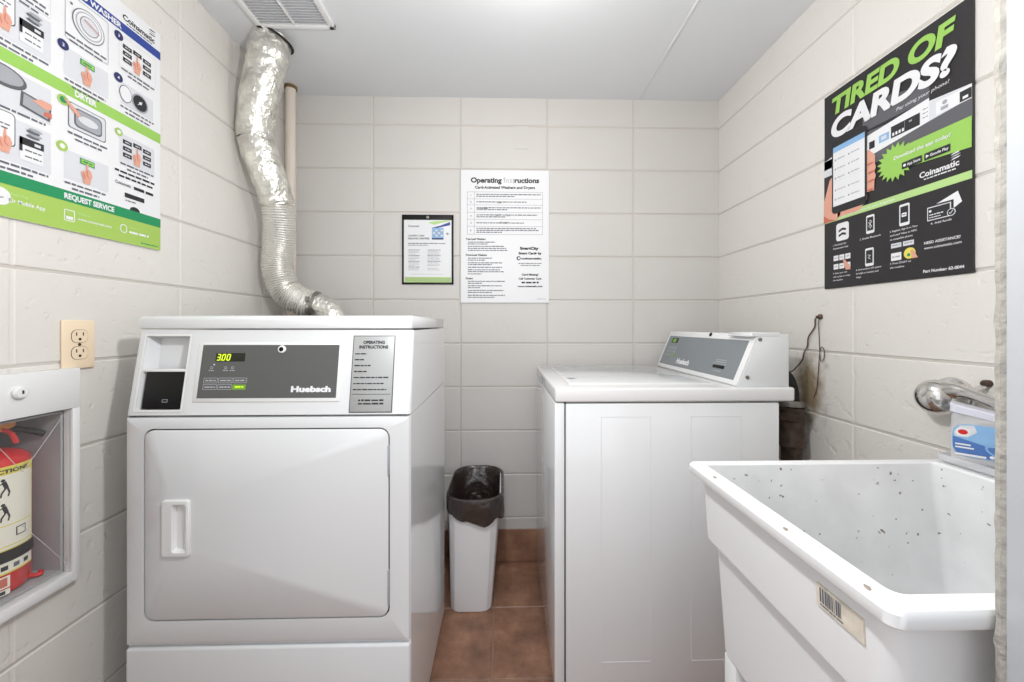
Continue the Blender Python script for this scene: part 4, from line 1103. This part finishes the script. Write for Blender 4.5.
for k in range(6):
    yc = (ys[k]+ys[k+1])/2
    mb.text(po, str(k+1), px(471), py(yc)-.004, .008, w, INK, align='c')
    n = (2, 1, 2, 2, 1, 3)[k]
    for q in range(n):
        f = ((1, .6), (.78,), (1, .48), (.95, .45), (.74,), (.93, .97, .4))[k][q]
        mb.bars(po, px(476.5), px(476.5)+(px(540.5)-px(476.5))*f, py(yc)+(n-1)*.0045-q*.009-.002, .0046, w, INKG, k*4+q)
for k, (x, y, s_, wd) in enumerate(((497, 203.2, 'OPEN', .022), (476.5, 209, 'WASHER', .055), (496, 216, 'HOT', .025), (505, 216, 'COLD', .025), (499.5, 223.7, 'START', .045))):
    mb.rect(po, px(x)-.001, py(y)-.002, px(x)+wd+.001, py(y)+.010, w+.0003, PWHITE); mb.text(po, s_, px(x), py(y), .008, w+.0006, INK, width=wd, bold=.05)
def para(y0, head, rows):
    mb.text(po, head, px(466), py(y0), .0085, w, INK, bold=.05)
    for y, f in rows: mb.bars(po, px(468), px(468)+(px(508)-px(468))*f, py(y), .0044, w, INKG, int(y*3))
para(240, 'Top-Load Washers', ((242.8, .68), (244.6, .5), (247, .9), (249, .95), (251, .98)))
para(256, 'Front-Load Washers', ((258.8, .6), (260.8, .42), (263.5, .85), (265.3, .6), (268, .85), (270.5, .8), (272.4, .9), (274.6, .34)))
para(279.5, 'Dryers', ((282, .92), (284, .35), (286.5, .85), (288.4, .3), (291.2, .9), (293.2, .6), (296, .93), (298, .66)))
xc = px(530)
mb.text(po, 'SmartCity', xc-.004, py(249.5), .0125, w, INK, width=.088, align='c', bold=.06)
mb.text(po, 'Smart Cards by', xc, py(254.3), .0105, w, INK, width=.108, align='c', bold=.06)
mb.disc(po, px(518.5), py(258.3), .0095, w, INK, 20); mb.disc(po, px(518.8), py(258.3), .0052, w+.0003, PWHITE, 16)
mb.text(po, 'coinamatic', px(521), py(259.4), .0095, w, INK, width=.095, bold=.05)
mb.bars(po, xc-.055, xc+.055, py(263.8), .0038, w, INKG, 3); mb.bars(po, xc-.045, xc+.045, py(265.8), .0038, w, INKG, 4)
mb.text(po, 'Card Missing?', xc, py(275.6), .0088, w, INK, width=.078, align='c', bold=.05)
mb.text(po, 'Call Customer Care', xc, py(279.6), .0085, w, INK, width=.106, align='c', bold=.05)
mb.bars(po, xc-.040, xc+.040, py(283.5), .0080, w, INK, 8)
mb.text(po, 'www.coinamatic.com', xc, py(287.2), .0080, w, INK, width=.116, align='c', bold=.05)
mb.bars(po, px(537), px(546), py(299.5), .003, w, INKL, 1)
tag(mb.build('instruction_sign', smooth=0), 'large white Operating Instructions sign on the back wall between the two machines', 'sign')

# (d) black sleeve with a notice sheet
pn = F((-.468, YB-.001, 1.291), (1, 0, 0), (0, 0, 1))
hd = empty('notice_holder', (-.35, YB, 1.291), 'small black-edged notice sleeve on the back wall, left of the large white sign', 'notice')
SW, SH = .238, .323
mb = MB(); mb.fbox(pn, 0, SW, 0, SH, 0, .003, DARK, .0006, 1)
mb.fbox(pn, 0, SW, SH-.024, SH, .002, .0055, DARK, .001); mb.fbox(pn, 0, .009, 0, SH, .002, .0055, DARK, .001); mb.fbox(pn, SW-.009, SW, 0, SH, .002, .0055, DARK, .001); mb.fbox(pn, 0, SW, 0, .009, .002, .0055, DARK, .001)
mb.build('sleeve', hd)
MB().lathe(pn.p(SW/2, SH-.012, .0054), pn.n, [(.0065, 0), (.0065, .0015), (.003, .002)], STEEL, 16).build('grommet', hd)
mb = MB(); mb.fbox(pn, .009, SW-.009, .009, SH-.024, .0028, .0036, PWHITE); w = .0040
k_ = SW/410.   # crop pixels to metres
mb.rect(pn, .014, .009, SW-.012, .034, w, PLIME)
mb.poly(pn, [(.013, .016), (.10, .012), (SW-.012, .011), (SW-.012, .030), (.013, .034)], w+.0003, POLIVE)
mb.poly(pn, [(.125, .284), (.150, .277), (.225, .296), (.225, .299), (.13, .290)], w, PLIME)
mb.poly(pn, [(.135, .262), (.165, .262), (.222, .275), (.222, .290), (.175, .272)], w, PBLUE)
mb.rect(pn, .138, .208, .192, .262, w+.0003, PSKY); mb.rect(pn, .138, .208, .192, .215, w+.0006, PNAVY)
for a in range(3):
    for b_ in range(4): mb.rect(pn, .143+b_*.012, .222+a*.012, .152+b_*.012, .230+a*.012, w+.0006, PLG if (a+b_) % 2 else PMG)
mb.disc(pn, .210, .235, .006, w, PMG, 16)
mb.text(pn, 'Coinamatic', .028, .266, .009, w, INKG, width=.052)
mb.text(pn, 'LAUNDRY CARD', .028, .222, .0075, w, INK, width=.075, bold=.02); mb.text(pn, 'RELOAD CENTRE', .028, .209, .0075, w, INK, width=.098, bold=.03)
mb.bars(pn, .028, .20, .188, .0040, w, INKG, 1); mb.bars(pn, .028, .12, .180, .0030, w, INKG, 2)
for k in range(15):
    mb.bars(pn, .030, .082, .158-k*.0066, .0030, w, INKL if k % 4 else INKG, k, (1, .9, .95, .6)[k % 4]); 
    if k < 12 or k > 12: mb.bars(pn, .118, .178, .158-k*.0066, .0030, w, INKL if k % 4 else INKG, k+40, (1, .8, .95, .9)[k % 4])
mb.bars(pn, .04, .19, .046, .0022, w, INKL, 4)
mb.build('notice_sheet', hd)
